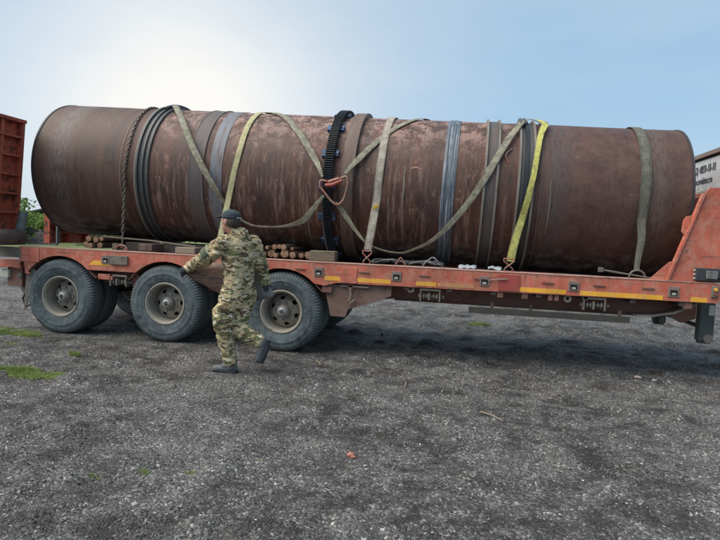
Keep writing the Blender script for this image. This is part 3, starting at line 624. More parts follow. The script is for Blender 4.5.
# ------------------------------------------------------------------ the drum
AX = Vector((0.99950879, 0.0032835, -0.03116721)).normalized(); NN = Vector((-0.0032853, 0.9999946, 0)).normalized(); UP = AX.cross(NN).normalized()
C0 = Vector((0, 8.2605, 2.1775)); RT = .9836; S0, S1 = -6.10, 2.587
def T(s, th, r=RT): th = R_(th); return C0+AX*s+(-NN*math.cos(th)+UP*math.sin(th))*r
def invT(p):
    d = Vector(p)-C0; return d.dot(AX), math.degrees(math.atan2(d.dot(UP), -d.dot(NN))), (d-AX*d.dot(AX)).length
Mt = Matrix((AX, NN, UP)).transposed().to_4x4(); Mt.translation = T(-1.76, -90)
DR = thing('rusty_steel_drum', 'huge rusty steel drum of a rotary kiln lashed along the red trailer', 'kiln drum', mat=Mt)
def shellmb(prof, seg=180, closed=True):
    """prof: (s, r) revolve about the drum axis, uv = (s, arc length from camera side)"""
    mb = MB(); uv = []
    for s_, r_ in prof:
        for k in range(seg+1):
            th = -180+360*k/seg; mb.v.append(tuple(T(s_, th-.0, r_))); uv.append((s_, R_(th)*RT))
    n = len(prof); q = seg+1
    for i_ in range(n if closed else n-1):
        for k in range(seg): mb.f.append((i_*q+k, i_*q+k+1, ((i_+1) % n)*q+k+1, ((i_+1) % n)*q+k))
    return mb, uv
def ring(name, prof, mat, parent=DR, seg=180, smooth=35, **k):
    mb, uv = shellmb(prof, seg); return obj(name, mb, mat, parent, smooth=smooth, uv=uv, **k)
courses = [S0+.03, -4.72, -3.05, -1.62, -.05, .83, S1-.03]
prof = []
for a0, a1 in zip(courses[:-1], courses[1:]):
    n = max(3, int((a1-a0)/.07))
    for k in range(n): prof.append((a0+(a1-a0)*k/n, RT))
    
prof.append((S1-.03, RT))
mb, uv = shellmb(prof+[(S1-.03, RT-.016), (S0+.03, RT-.016)], 180)
for i_, p in enumerate(mb.v):      # slightly uneven rolled plate
    s_, th, r_ = invT(p)
    if r_ > RT-.008:
        d = .006*mnoise.noise(Vector((s_*1.1, math.cos(R_(th))*1.6, math.sin(R_(th))*1.6)))+.0022*mnoise.noise(Vector((s_*4, math.cos(R_(th))*6, math.sin(R_(th))*6)))
        mb.v[i_] = tuple(T(s_, th, r_+d))
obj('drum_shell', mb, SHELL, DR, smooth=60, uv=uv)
ring('end_rim', [(S0, RT+.006), (S0+.028, RT+.008), (S0+.028, RT-.03), (S0, RT-.03)], RIMDARK)
ring('end_rim', [(S1-.028, RT+.008), (S1, RT+.006), (S1, RT-.03), (S1-.028, RT-.03)], RIMDARK)
ring('weld_seam', [(-4.74, RT-.004), (-4.732, RT+.006), (-4.708, RT+.006), (-4.70, RT-.004)], FLANGE)
ring('weld_seam', [(.855, RT-.004), (.86, RT+.005), (.872, RT+.005), (.878, RT-.004)], FLANGE)
# rear dark tyre band: brown outer lip, grooved rubber
b = ring('tyre_band', [(-4.47, RT-.004), (-4.47, RT+.045), (-4.445, RT+.048), (-4.44, RT+.020), (-4.40, RT+.018), (-4.395, RT+.038), (-4.365, RT+.038), (-4.36, RT+.015), (-4.33, RT+.013), (-4.325, RT+.03), (-4.295, RT+.03), (-4.29, RT-.004)], BELTD)
ring('band_lip', [(-4.492, RT-.003), (-4.492, RT+.043), (-4.472, RT+.043), (-4.472, RT-.003)], BANDE, b)
# paint and belt strips, 3-4 mm proud with pale edge wires
b = ring('grey_belt', [(-3.70, RT-.003), (-3.70, RT+.010), (-3.51, RT+.010), (-3.51, RT-.003)], BELT2)
for s_ in (-3.705, -3.505): ring('belt_edge', [(s_-.004, RT+.004), (s_-.003, RT+.016), (s_+.003, RT+.016), (s_+.004, RT+.004)], BANDE, b)
ring('blue_grey_strip', [(-3.41, RT-.003), (-3.41, RT+.006), (-3.235, RT+.006), (-3.235, RT-.003)], BLUEG)
b = ring('blue_streaked_strip', [(-.325, RT-.003), (-.325, RT+.008), (-.29, RT+.014), (-.28, RT+.006), (-.255, RT+.006), (-.245, RT+.015), (-.22, RT+.015), (-.21, RT+.007), (-.16, RT+.008), (-.16, RT-.003)], BLUEG2)
# channel bands
for s_, w, m2 in ((.178, .175, BELT2), (.585, .20, BELTD)):
    b = ring('channel_band', [(s_+.028, RT-.003), (s_+.028, RT+.014), (s_+w-.028, RT+.014), (s_+w-.028, RT-.003)], m2)
    for q in (s_, s_+w-.026): ring('channel_rail', [(q, RT-.003), (q, RT+.044), (q+.026, RT+.044), (q+.026, RT-.003)], BANDE, b)
    if s_ > .5: ring('rubber_insert', [(s_+.07, RT+.016), (s_+.075, RT+.036), (s_+.115, RT+.036), (s_+.12, RT+.016)], GEAR, b)
# flange ring beside the gear
b = ring('flange_ring', [(-1.60, RT-.003), (-1.60, RT+.052), (-1.455, RT+.058), (-1.44, RT+.058), (-1.44, RT-.003)], FLANGE)
# girth gear with teeth
gs0, gs1 = -1.83, -1.71; NT_ = 216
mb = MB(); seg = NT_*4
for k in range(seg):
    th = 360*k/seg; rr = RT+(.088 if (k % 4) in (0, 1) else .062)
    for s_, r_ in ((gs0+.012, RT+.03), (gs0, rr-.004), (gs0+.006, rr), (gs1-.006, rr), (gs1, rr-.004), (gs1-.012, RT+.03)): mb.v.append(tuple(T(s_, th, r_)))
for k in range(seg):
    for j in range(6): mb.f.append((k*6+j, k*6+(j+1) % 6, ((k+1) % seg)*6+(j+1) % 6, ((k+1) % seg)*6+j))
gear = obj('girth_gear', mb, GEAR, DR, smooth=25)
for th in range(-172, 180, 24):
    for sa, sb in ((gs0-.062, gs0+.010), (gs1-.010, gs1+.045)):
        mb = MB(); t0 = th-2.9+random.uniform(-.5, .5); t1 = th+2.9+random.uniform(-.5, .5)
        for t_ in (t0, t1):
            for s_ in (sa, sb):
                for r_ in (RT-.002, RT+.042): mb.v.append(tuple(T(s_, t_, r_)))
        mb.f = [(0, 1, 3, 2), (4, 6, 7, 5), (0, 4, 5, 1), (2, 3, 7, 6), (0, 2, 6, 4), (1, 5, 7, 3)]
        bb = obj('blue_bracket', mb, BLUEP, DR, smooth=0, bevel=.004)
    mb = MB().cyl(T(gs1+.03, th, RT+.043), T(gs1+.03, th, RT+.058), .009, seg=6); obj('bracket_bolt', mb, CAPM, bb)
# top joint loop on the front band and rear band strap tails
mb = MB(); 
for k in range(2): mb.tube([T(.60+.05*k, 60+5*j, RT+.055+.015*math.sin(j*.8)) for j in range(12)], .016, 8)
obj('band_fastener', mb, BELTD, DR)
obj('band_fastener', MB().tube([T(-4.38+.01*j, 62+6*j, RT+.055) for j in range(9)], .022, 8), BELTD, DR)
# small torn lug hanging beside the front band
obj('torn_lug', MB().tube([T(.50, 32, RT+.01), T(.44, 28, RT+.03), T(.42, 25, RT+.025), T(.46, 20, RT+.01)], .008, 6), SHK, DR)

# ------------------------------------------------------------------ lashings
def catmull(P, n=10):
    P = [np.array(p, float) for p in P]; P = [2*P[0]-P[1]]+P+[2*P[-1]-P[-2]]; out = []
    for i_ in range(1, len(P)-2):
        for k in range(n):
            t = k/n; a, b, c_2, d = P[i_-1:i_+3]
            out.append(.5*((2*b)+(-a+c_2)*t+(2*a-5*b+4*c_2-d)*t*t+(-a+3*b-3*c_2+d)*t**3))
    out.append(P[-2]); return out
def strap(name, pts, mat, label, group=None, off=.014, thick=.005, parent=None):
    """pts: (s, theta, width[, radius]) in drum coordinates; a ribbon lying on the drum or hanging off it"""
    P = [(p[0], p[1], p[2], p[3] if len(p) > 3 else RT+off, p[4] if len(p) > 4 else 0.) for p in pts]
    Q = catmull(P, 9); ctr = [T(q[0], q[1], q[3]) for q in Q]; mb = MB(); uv = []; n = len(Q); acc = 0
    for i_ in range(n):
        d = (ctr[min(i_+1, n-1)]-ctr[max(i_-1, 0)]).normalized(); rad = ctr[i_]-C0; rad -= AX*rad.dot(AX); rad.normalize()
        w = d.cross(rad).normalized(); nn = w.cross(d).normalized()
        if nn.dot(rad) < 0: nn = -nn
        if Q[i_][4]: w = Matrix.Rotation(R_(Q[i_][4]), 3, d) @ w; nn = Matrix.Rotation(R_(Q[i_][4]), 3, d) @ nn
        if i_: acc += (ctr[i_]-ctr[i_-1]).length
        h = Q[i_][2]/2; wob = .004*mnoise.noise(Vector((acc*5, 0, h*30)))
        prof_ = [(-h, 0), (-h*.35, thick*.4), (h*.35, thick*.4), (h, 0), (h, thick), (h*.35, thick*1.4), (-h*.35, thick*1.4), (-h, thick)]
        for a, b in prof_: mb.v.append(tuple(ctr[i_]+w*(a+wob)+nn*b)); uv.append((a, acc))
    for i_ in range(n-1):
        for k in range(8): mb.f.append((i_*8+k, i_*8+(k+1) % 8, (i_+1)*8+(k+1) % 8, (i_+1)*8+k))
    mb.f += [tuple(range(8)), tuple((n-1)*8+k for k in range(8))]
    if parent is not None: return obj(name, mb, mat, parent, smooth=40, uv=uv)
    o = tag(obj(name, mb, mat, None, origin=tuple(ctr[-1]), smooth=40, uv=uv), label, 'strap', group); return o
G = 'straps lashing the drum'
def hang(p, w, tw=0): s_, th, r_ = invT(p); return (s_, th, w, r_, tw)
strap('lashing_strap', [(-4.40, 130, .08), (-4.40, 100, .08), (-4.375, 79, .085), (-4.02, 48, .09), (-3.654, 17.3, .09), (-3.324, -9.4, .085), (-3.14, -27, .05, RT+.03), hang((-3.04, 7.235, 1.745), .035), hang((-2.797, 7.24, 1.612), .026), hang((-2.521, 7.24, 1.594), .024), hang((-2.276, 7.24, 1.62), .04), hang((-2.08, 7.21, 1.69), .075), hang((-1.93, 7.15, 1.84), .07), hang((-1.79, 7.135, 2.02), .034)], OLIVE,
      'stained olive strap from the rear dark band down behind the cap to the shackle', G, off=.062)
strap('lashing_strap', [(-3.20, 125, .07), (-3.02, 98, .08), (-2.86, 78, .085), (-2.573, 60.5, .09), (-2.25, 36.3, .088), (-2.0, 17, .085, RT+.03), (-1.88, 7, .055, RT+.10), (-1.825, 1, .032, RT+.115)], OLIVE,
      'olive strap coming down over the top to the upper left corner of the shackle', G)
strap('lashing_strap', [(-.40, 125, .07), (-.60, 95, .08), (-.72, 76, .075), (-.87, 60, .065), (-1.17, 35, .075), (-1.38, 17, .08, RT+.05), (-1.47, 9.5, .055, RT+.085), (-1.535, 4, .032, RT+.115)], OLIVE,
      'olive strap coming down from upper right to the upper right corner of the shackle', G)
strap('lashing_strap', [hang((-1.63, 7.145, 1.94), .035), hang((-1.585, 7.18, 1.88), .06), hang((-1.51, 7.225, 1.775), .065), hang((-1.385, 7.235, 1.61), .05), hang((-1.235, 7.24, 1.45), .03), hang((-1.051, 7.24, 1.37), .022), hang((-.858, 7.24, 1.34), .022), hang((-.694, 7.24, 1.36), .026), hang((-.426, 7.235, 1.495), .045), hang((-.20, 7.22, 1.71), .065), (.037, -8.4, .08, RT+.055), (.26, 15, .085, RT+.058), (.467, 41.5, .08, RT+.058), (.62, 62, .065, RT+.062), (.72, 74, .055, RT+.066), (.86, 78, .04, RT+.03)], OLIVE,
      'long olive strap sagging below the shackle and rising to the front channel band', G)
strap('lashing_strap', [(-1.10, 130, .10), (-1.10, 95, .10), (-1.105, 61.5, .10), (-1.115, 9.4, .10), (-1.13, -14, .10), hang((-1.165, 7.20, 1.64), .10), hang((-1.20, 7.185, 1.36), .095)], PALEW,
      'pale straight vertical strap right of the shackle with a brass buckle', G)
bk = obj('brass_buckle', MB().prism([(-1.165, 1.90), (-1.13, 1.935), (-1.095, 1.93), (-1.09, 1.905), (-1.125, 1.885), (-1.15, 1.865)], 'y', 7.225, 7.243), BRASS, None, origin=(-1.13, 7.235, 1.9), smooth=0, bevel=.004)
tag(bk, 'small brass buckle on the pale vertical strap', 'buckle')
strap('lashing_strap', [(-2.96, 130, .075), (-2.97, 100, .075), (-3.001, 66, .08), (-3.018, 19.3, .08), (-3.10, -12, .08), hang((-3.15, 7.23, 1.725), .075), hang((-3.18, 7.17, 1.40), .075), hang((-3.19, 7.10, 1.19), .07)], YELW,
      'faded yellow strap running down behind the head of the walking man', G)
strap('lashing_strap', [(.80, 82, .035, RT+.06), (.85, 71, .06, RT+.06), (.895, 60, .085, RT+.06), (.87, 54, .085, RT+.06), (.82, 40, .07, RT+.06, 12), (.77, 15, .065, RT+.06, 5), (.72, -5, .075, RT+.06), (.67, -20, .085, RT+.062), hang((.60, 7.19, 1.563), .095), hang((.55, 7.15, 1.30), .10)], NEON,
      'neon yellow strap twisted at the top and hooked beside the bright red plate', G)
strap('lashing_strap', [(2.06, 130, .12), (2.06, 95, .12), (2.05, 78, .12), (2.045, 38, .125), (2.045, 0, .115), (2.045, -15, .10, RT+.02), hang((2.03, 7.235, 1.62), .085), hang((2.0, 7.20, 1.42), .07), hang((1.985, 7.17, 1.27), .06)], GRNW,
      'wide grey-green strap near the front end of the drum', G)
# hooks at the deck edge
def whook(x, y, z, w, h, label, mat=SHK):
    mb = MB(); mb.tube([(x-w*.5, y, z+h), (x-w*.52, y, z+h*.8), (x-w*.08, y-.005, z+h*.45), (x+w*.35, y, z+h*.12), (x+w*.42, y+.005, z+.0), (x+w*.30, y+.012, z-.02)], .0085, 8)
    mb.tube([(x+w*.5, y, z+h), (x+w*.52, y, z+h*.8), (x+w*.08, y-.015, z+h*.45), (x-w*.35, y-.01, z+h*.12), (x-w*.42, y-.005, z+.0), (x-w*.30, y+.005, z-.02)], .0085, 8)
    mb.tube([(x-w*.55, y, z+h), (x+w*.55, y, z+h)], .0085, 8)
    return tag(obj('wire_hook', mb, mat, None, origin=(x, y, z)), label, 'hook', 'wire hooks at the deck edge')
whook(-1.195, 7.12, 1.205, .11, .14, 'double wire hook at the foot of the pale vertical strap')
whook(.535, 7.10, 1.205, .12, .13, 'double wire hook at the foot of the neon yellow strap')
whook(-3.19, 7.10, 1.20, .10, .10, 'wire hook at the foot of the faded yellow strap behind the man')
# ring and tension rod at the grey-green strap
rg = tag(obj('deck_ring', MB().tube([(1.985+.085*math.cos(t), 7.13, 1.20+.075*math.sin(t)) for t in np.linspace(0, 2*math.pi, 24, endpoint=False)], .012, 8, closed=True), STEEL, None, origin=(1.985, 7.13, 1.19)), 'steel ring at the foot of the grey-green strap', 'ring')
rod = thing('tension_rod', 'steel rod with a square end lying along the deck edge by the ring', 'rod', loc=(1.85, 7.10, 1.2))
obj('rod_shaft', MB().tube([(1.58, 7.09, 1.262), (1.9, 7.09, 1.222), (2.13, 7.085, 1.196)], [.013, .010, .008], 8), STEEL, rod)
obj('rod_head', MB().box(1.545, 1.60, 7.065, 7.115, 1.235, 1.29), STEEL, rod, smooth=0, bevel=.006)
# big three-cornered shackle
sh = thing('delta_shackle', 'three-cornered metal shackle with red clip joining the olive straps on the drum', 'shackle', loc=(-1.68, 7.16, 2.05))
ys = 7.15
path = catmull([(-1.845, ys, 2.13), (-1.84, ys, 2.20), (-1.79, ys, 2.205), (-1.68, ys, 2.19), (-1.56, ys, 2.25), (-1.51, ys, 2.26), (-1.49, ys, 2.19), (-1.52, ys, 2.02), (-1.555, ys, 1.945), (-1.61, ys, 1.91), (-1.68, ys, 1.945), (-1.76, ys, 2.03), (-1.845, ys, 2.13)], 6)
obj('shackle_ring', MB().tube([tuple(p) for p in path[:-1]], .0155, 10, closed=True), SHK, sh)
obj('red_clip', MB().tube([(-1.77, ys-.03, 2.145), (-1.68, ys-.035, 2.15), (-1.55, ys-.03, 2.21)], [.024, .027, .020], 12), REDCLIP, sh)
obj('clip_sleeve', MB().tube([(-1.73, ys-.01, 2.19), (-1.60, ys-.01, 2.235)], .024, 12), SHK, sh)
# knot fitting on the front channel band
obj('knot_ring', MB().tube([tuple(T(.88+.05*math.cos(t), 66+3.2*math.sin(t), RT+.05)) for t in np.linspace(0, 2*math.pi, 18, endpoint=False)], .013, 8, closed=True), BANDE, DR)
# chain over the rear course
ch = thing('lashing_chain', 'long rusty link chain over the rear drum end down to a deck ring', 'chain', loc=(-4.64, 7.24, 1.2))
cp = catmull([(-4.80, 120), (-4.76, 95), (-4.72, 76), (-4.66, 50), (-4.625, 23.2), (-4.63, 6), (-4.64, -6)], 20)
cpts = [T(p[0], p[1], RT+.017) for p in cp]+[Vector((-4.638+.0005*k, 7.262-.0022*k, 2.04-.04*k)) for k in range(1, 21)]
L_ = [0]
for a, b in zip(cpts[:-1], cpts[1:]): L_.append(L_[-1]+(b-a).length)
def cat(l):
    i_ = min(len(L_)-2, max(0, int(np.searchsorted(L_, l))-1)); t = (l-L_[i_])/(L_[i_+1]-L_[i_]); return cpts[i_].lerp(cpts[i_+1], t)
lm = MB().tube([(.016*math.cos(t)*(1), 0, .034*math.sin(t)) for t in np.linspace(0, 2*math.pi, 12, endpoint=False)], .0075, 6, closed=True)
pitch = .050; n = int(L_[-1]/pitch); first = None
for k in range(n):
    p = cat((k+.5)*pitch); d = (cat((k+.5)*pitch+.02)-cat((k+.5)*pitch-.02)).normalized(); rad = p-C0; rad -= AX*rad.dot(AX); rad.normalize()
    w = d.cross(rad).normalized(); nn = w.cross(d)
    Rm = Matrix((w, nn, d)).transposed().to_4x4() @ Matrix.Rotation(R_(45 if k % 2 else -45), 4, 'Z'); Rm.translation = p-Vector((-4.64, 7.24, 1.2))
    if first is None:
        keep = PM[ch.name]; PM[ch.name] = Matrix(); first = obj('link', lm, LINKM, ch); PM[ch.name] = keep; o = first
    else: o = first.copy(); C.objects.link(o)
    o.matrix_local = Rm
obj('chain_hook', MB().tube([(-4.63, 7.215, 1.24), (-4.63, 7.21, 1.215)], .014, 8), SHK, ch)
tag(obj('deck_ring', MB().tube([(-4.63+.085*math.cos(t), 7.20, 1.20+.055*math.sin(t)) for t in np.linspace(-.3, math.pi+.3, 16)], .012, 8), SHK, None, origin=(-4.63, 7.2, 1.19)), 'pale steel ring on the deck at the foot of the chain', 'ring')
# coil of wire rope and scraps on the deck
rngl = random.Random(4)
pts = []
for k in range(64):
    t = k/63; pts.append((-1.12+.85*t+.10*math.sin(k*.9), 7.33+.09*math.sin(k*.7+1), 1.195+.035*abs(math.sin(k*.55))+.004*k % .02))
tag(obj('wire_rope_coil', MB().tube([tuple(p) for p in catmull(pts, 3)], .011, 6), WIRE, None, origin=(-.7, 7.3, 1.19)), 'loose grey wire rope lying in loops on the deck under the drum', 'wire rope')
tag(obj('wire_loop', MB().tube([tuple(p) for p in catmull([(-.50, 7.2, 1.19), (-.45, 7.2, 1.25), (-.38, 7.22, 1.30), (-.32, 7.2, 1.26), (-.25, 7.22, 1.19)], 8)], .010, 6), WIRE, None, origin=(-.4, 7.2, 1.19)), 'single upright loop of grey wire on the deck edge', 'wire')
tag(obj('wire_loop', MB().tube([tuple(p) for p in catmull([(-.84, 7.2, 1.19), (-.78, 7.2, 1.28), (-.74, 7.2, 1.22), (-.71, 7.2, 1.19)], 8)], .008, 6), SHK, None, origin=(-.8, 7.2, 1.19)), 'short bent wire end poking up from the deck beside the rope loops', 'wire')
for x0, x1, zz, lb in ((-.06, .16, .02, 'crumpled pale plastic scrap on the deck below the first channel band'), (.30, .46, .025, 'flat bluish white plastic scrap on the deck left of the neon strap')):
    mb = MB(); n = 7
    for i_ in range(n):
        for j in range(4): mb.v.append((x0+(x1-x0)*i_/(n-1), 7.20+.05*j, 1.186+zz*rngl.random()+.01*j))
    for i_ in range(n-1):
        for j in range(3): a = i_*4+j; mb.f.append((a, a+1, a+5, a+4))
    o = tag(obj('plastic_scrap', mb, PLASTW, None, origin=((x0+x1)/2, 7.25, 1.185), smooth=30), lb, 'plastic scrap'); sm = o.modifiers.new('thick', 'SOLIDIFY'); sm.thickness = .003

for pts_, mt in (([(-.80, 14, .012), (-.80, 4, .022), (-.795, -8, .016), (-.80, -24, .012), (-.80, -38, .006)], 'p'), ([(-.72, 12, .02), (-.66, 13, .025), (-.58, 11.5, .012)], 'o'), ([(-2.05, -20, .008), (-2.05, -38, .018), (-2.048, -55, .008)], 'p'), ([(.98, 10, .006), (.985, -12, .014), (.98, -30, .006)], 'p'), ([(-.98, -10, .01), (-.98, -30, .018), (-.985, -46, .006)], 'p')):
    strap('paint_run', pts_, SHK if mt == 'o' else BANDE, '', off=.002, thick=.001, parent=DR)

# ------------------------------------------------------------------ timber under the drum
def logm(name):
    m = NT(name); v = m.coord(); n1 = m.noise(v, 9, 5, .6); n2 = m.noise(v, 40, 3)
    c = m.mix(m.ramp(n1, [(.4, 0.), (.6, 1.)]), (.22, .10, .055), (.46, .29, .18)); c = m.mix(m.ramp(n2, [(.55, 0.), (.7, 1.)]), c, (.13, .065, .04)); m.col(c); m.rough(.85); return m.m
CUT = logm('cut_log_face')
def log(x, z, r, y0, y1, label, group='cut logs under the drum'):
    o = thing('cut_log', label, 'log', loc=(x, y0, z-r), group=group); mb = MB(); seg = 14; rs = [r*random.uniform(.86, 1.08) for _ in range(seg)]
    for y in (y0, (y0+y1)/2, y1):
        for k in range(seg): mb.v.append((x+rs[k]*math.cos(2*math.pi*k/seg), y, z+rs[k]*math.sin(2*math.pi*k/seg)))
    for j in range(2):
        for k in range(seg): mb.f.append((j*seg+k, j*seg+(k+1) % seg, (j+1)*seg+(k+1) % seg, (j+1)*seg+k))
    obj('bark', mb, BARK, o)
    for y, e in ((y0-.002, -.004), (y1+.002, .004)):
        mb = MB(); mb.v = [(x+rs[k]*.93*math.cos(2*math.pi*k/seg), y, z+rs[k]*.93*math.sin(2*math.pi*k/seg)) for k in range(seg)]+[(x, y+e, z)]; mb.f = [(k, (k+1) % seg, seg) for k in range(seg)]
        obj('cut_face', mb, CUT, o, smooth=0)
for x, z, r, lb in ((-5.27, 1.235, .048, 'bottom left'), (-5.18, 1.225, .042, 'bottom middle'), (-5.09, 1.235, .05, 'bottom right'), (-5.23, 1.32, .043, 'top left'), (-5.14, 1.312, .046, 'top middle'), (-5.06, 1.325, .035, 'thin top right')):
    log(x, z, r, 7.33+random.uniform(-.06, .06), 8.9, lb+' log of the stack under the rear drum end', 'stacked logs under the rear end of the drum')
xx = -2.70; ordn = ('leftmost', 'second', 'third', 'fourth', 'fifth', 'sixth', 'seventh')
for r, nm in zip((.040, .055, .036, .062, .047, .040, .052), ordn):
    xx += r; log(xx, 1.187+r, r, 7.36+random.uniform(-.10, .10), 8.7, nm+' log end from the left in the bottom row right of the man', 'row of log ends right of the man'); xx += r+random.uniform(.0, .012)
xx = -2.62
for r, nm in zip((.028, .040, .033, .045, .026), ordn):
    xx += r; log(xx, 1.292+r+random.uniform(-.006, .012), r, 7.40+random.uniform(-.08, .08), 8.6, nm+' thin log from the left in the top layer right of the man', 'top layer of log ends right of the man'); xx += r+random.uniform(.0, .02)
def block(x0, x1, y0, y1, z0, z1, label, mat=WOODB, rot=0):
    cx, cy = (x0+x1)/2, (y0+y1)/2; Mx = Matrix.Translation((cx, cy, 0)) @ Matrix.Rotation(R_(rot), 4, 'Z') @ Matrix.Translation((-cx, -cy, 0))
    return tag(obj('wood_block', MB().box(x0, x1, y0, y1, z0, z1, Mx), mat, None, origin=(cx, cy, z0), smooth=0, bevel=.012), label, 'wood block')
block(-1.95, -1.62, 7.13, 7.42, 1.183, 1.315, 'grey-brown square timber block on the deck left of the black gear', rot=4)
block(-3.83, -3.55, 7.18, 7.5, 1.183, 1.27, 'brown timber block on the deck beside the walking man\'s forearm', LATH, 3)
block(-4.44, -4.22, 7.30, 7.6, 1.183, 1.285, 'rusty orange-brown block just right of the chain', FLANGE, -3)
block(-4.86, -4.78, 7.33, 7.5, 1.183, 1.27, 'narrow pale block stub between the log stack and the chain', WOODB, 0)
tag(obj('support_beam', MB().box(-4.86, -2.75, 7.66, 7.86, 1.11, 1.29), UNDER, None, origin=(-3.8, 7.7, 1.1), smooth=0, bevel=.01), 'long dark support beam lying under the rear half of the drum', 'beam')
tag(obj('support_beam', MB().box(-4.86, -1.0, 8.7, 8.9, 1.11, 1.28), UNDER, None, origin=(-3.0, 8.8, 1.1), smooth=0, bevel=.01), 'dark support beam on the far side under the drum', 'beam')
tag(obj('wood_lath', MB().tube([(-5.05, 7.40, 1.36), (-4.3, 7.38, 1.335), (-3.62, 7.36, 1.285)], .012, 4), LATH, None, origin=(-4.3, 7.4, 1.33), smooth=0), 'thin pale lath lying slanted under the drum right of the log stack', 'lath')
for k, (x, w, h) in enumerate(((-1.35, .25, .05), (-.1, .3, .04), (.95, .35, .035), (1.5, .3, .03), (2.25, .22, .03))):
    pass

# ------------------------------------------------------------------ the walking man
def capsule(p0, r0, p1, r1, sub=2):
    bm = bmesh.new()
    for p, r in ((p0, r0), (p1, r1)):
        if r > 0: bmesh.ops.create_icosphere(bm, subdivisions=sub, radius=r, matrix=Matrix.Translation(Vector(p)))
    bmesh.ops.convex_hull(bm, input=bm.verts)
    bmesh.ops.delete(bm, geom=[v for v in bm.verts if not v.link_faces], context='VERTS')
    bm.verts.index_update(); r = ([v.co.copy() for v in bm.verts], [tuple(v.index for v in f.verts) for f in bm.faces]); bm.free(); return r
def loft(secs, fdir, seg=28):
    """secs: (cx, cy, z, half width across, half depth along fdir)"""
    F = Vector((fdir[0], fdir[1], 0)).normalized(); Lt = Vector((-F.y, F.x, 0)); vs = []
    for cx, cy, z, rx, ry in secs:
        for k in range(seg):
            t = 2*math.pi*k/seg; c, s_ = math.cos(t), math.sin(t); sg = lambda q: math.copysign(abs(q)**.8, q)
            vs.append(Vector((cx, cy, z))+Lt*rx*sg(c)+F*ry*sg(s_))
    n = len(secs); fs = [(j*seg+k, j*seg+(k+1) % seg, (j+1)*seg+(k+1) % seg, (j+1)*seg+k) for j in range(n-1) for k in range(seg)]
    fs += [tuple(range(seg))[::-1], tuple((n-1)*seg+k for k in range(seg))]; return vs, fs
def ellipsoid(p, rx, ry, rz, Rm=None, sub=3):
    bm = bmesh.new(); bmesh.ops.create_icosphere(bm, subdivisions=sub, radius=1)
    r = ([Vector(p)+((Rm if Rm else Matrix.Identity(3)) @ Vector((v.co.x*rx, v.co.y*ry, v.co.z*rz))) for v in bm.verts], [tuple(v.index for v in f.verts) for f in bm.faces]); bm.free(); return r
def fuse(name, shapes, mat, parent, voxel=.012, wrinkle=0., wsize=.1, smooth_it=2, fold=None):
    mb = MB()
    for vs, fs in shapes: mb.add(vs, fs)
    o = obj(name, mb, mat, parent, smooth=0)
    for pth in (1,):
        bm = bmesh.new(); bm.from_mesh(o.data); bmesh.ops.recalc_face_normals(bm, faces=bm.faces); bm.to_mesh(o.data); bm.free()
    rm = o.modifiers.new('remesh', 'REMESH'); rm.mode = 'VOXEL'; rm.voxel_size = voxel
    sm = o.modifiers.new('smooth', 'SMOOTH'); sm.iterations = smooth_it; sm.factor = .6
    dg = bpy.context.evaluated_depsgraph_get(); me = bpy.data.meshes.new_from_object(o.evaluated_get(dg)); o.modifiers.clear(); o.data = me
    if wrinkle:
        co = np.empty(len(me.vertices)*3); me.vertices.foreach_get('co', co); co = co.reshape(-1, 3); nr = np.empty(len(me.vertices)*3); me.vertices.foreach_get('normal', nr); nr = nr.reshape(-1, 3)
        d = np.array([ (1-2*abs(mnoise.noise(Vector((p[0]/wsize*.8, p[1]/wsize*.8, p[2]/wsize*1.7+.8*p[0]/wsize)))))**1 * .7 + .5*mnoise.noise(Vector(p)/(wsize*.42)) for p in co])
        co = co+nr*(d*wrinkle)[:, None]; me.vertices.foreach_set('co', co.ravel())
    me.polygons.foreach_set('use_smooth', [True]*len(me.polygons)); me.update()
    if not me.materials: me.materials.append(mat)
    return o
MAN = thing('person', 'man in camouflage suit and dark cap walking away with a bent metal sheet', 'person', loc=(-2.36, 5.8, 0))
FD = (-.79, .61); Fv = Vector((-.79, .61, 0)); Lv = Vector((-.61, -.79, 0))
V3 = Vector
shL, elL, wrL = V3((-2.50, 5.70, 1.385)), V3((-2.775, 5.83, 1.195)), V3((-3.01, 5.97, 1.085))
shR, elR, wrR = V3((-2.26, 5.98, 1.395)), V3((-2.185, 6.02, 1.17)), V3((-2.145, 6.09, .965))
hd = V3((-2.455, 5.79, 1.615)); Hf = V3((-.94, .34, 0)).normalized(); Hl = V3((-Hf.y, Hf.x, 0))
HM = Matrix((Hf, Hl, V3((0, 0, 1)))).transposed()      # columns: forward, left, up
hp = lambda f, l, u: hd+Hf*f+Hl*l+V3((0, 0, u))
hipL, hipR = V3((-2.44, 5.80, .88)), V3((-2.31, 5.94, .88))
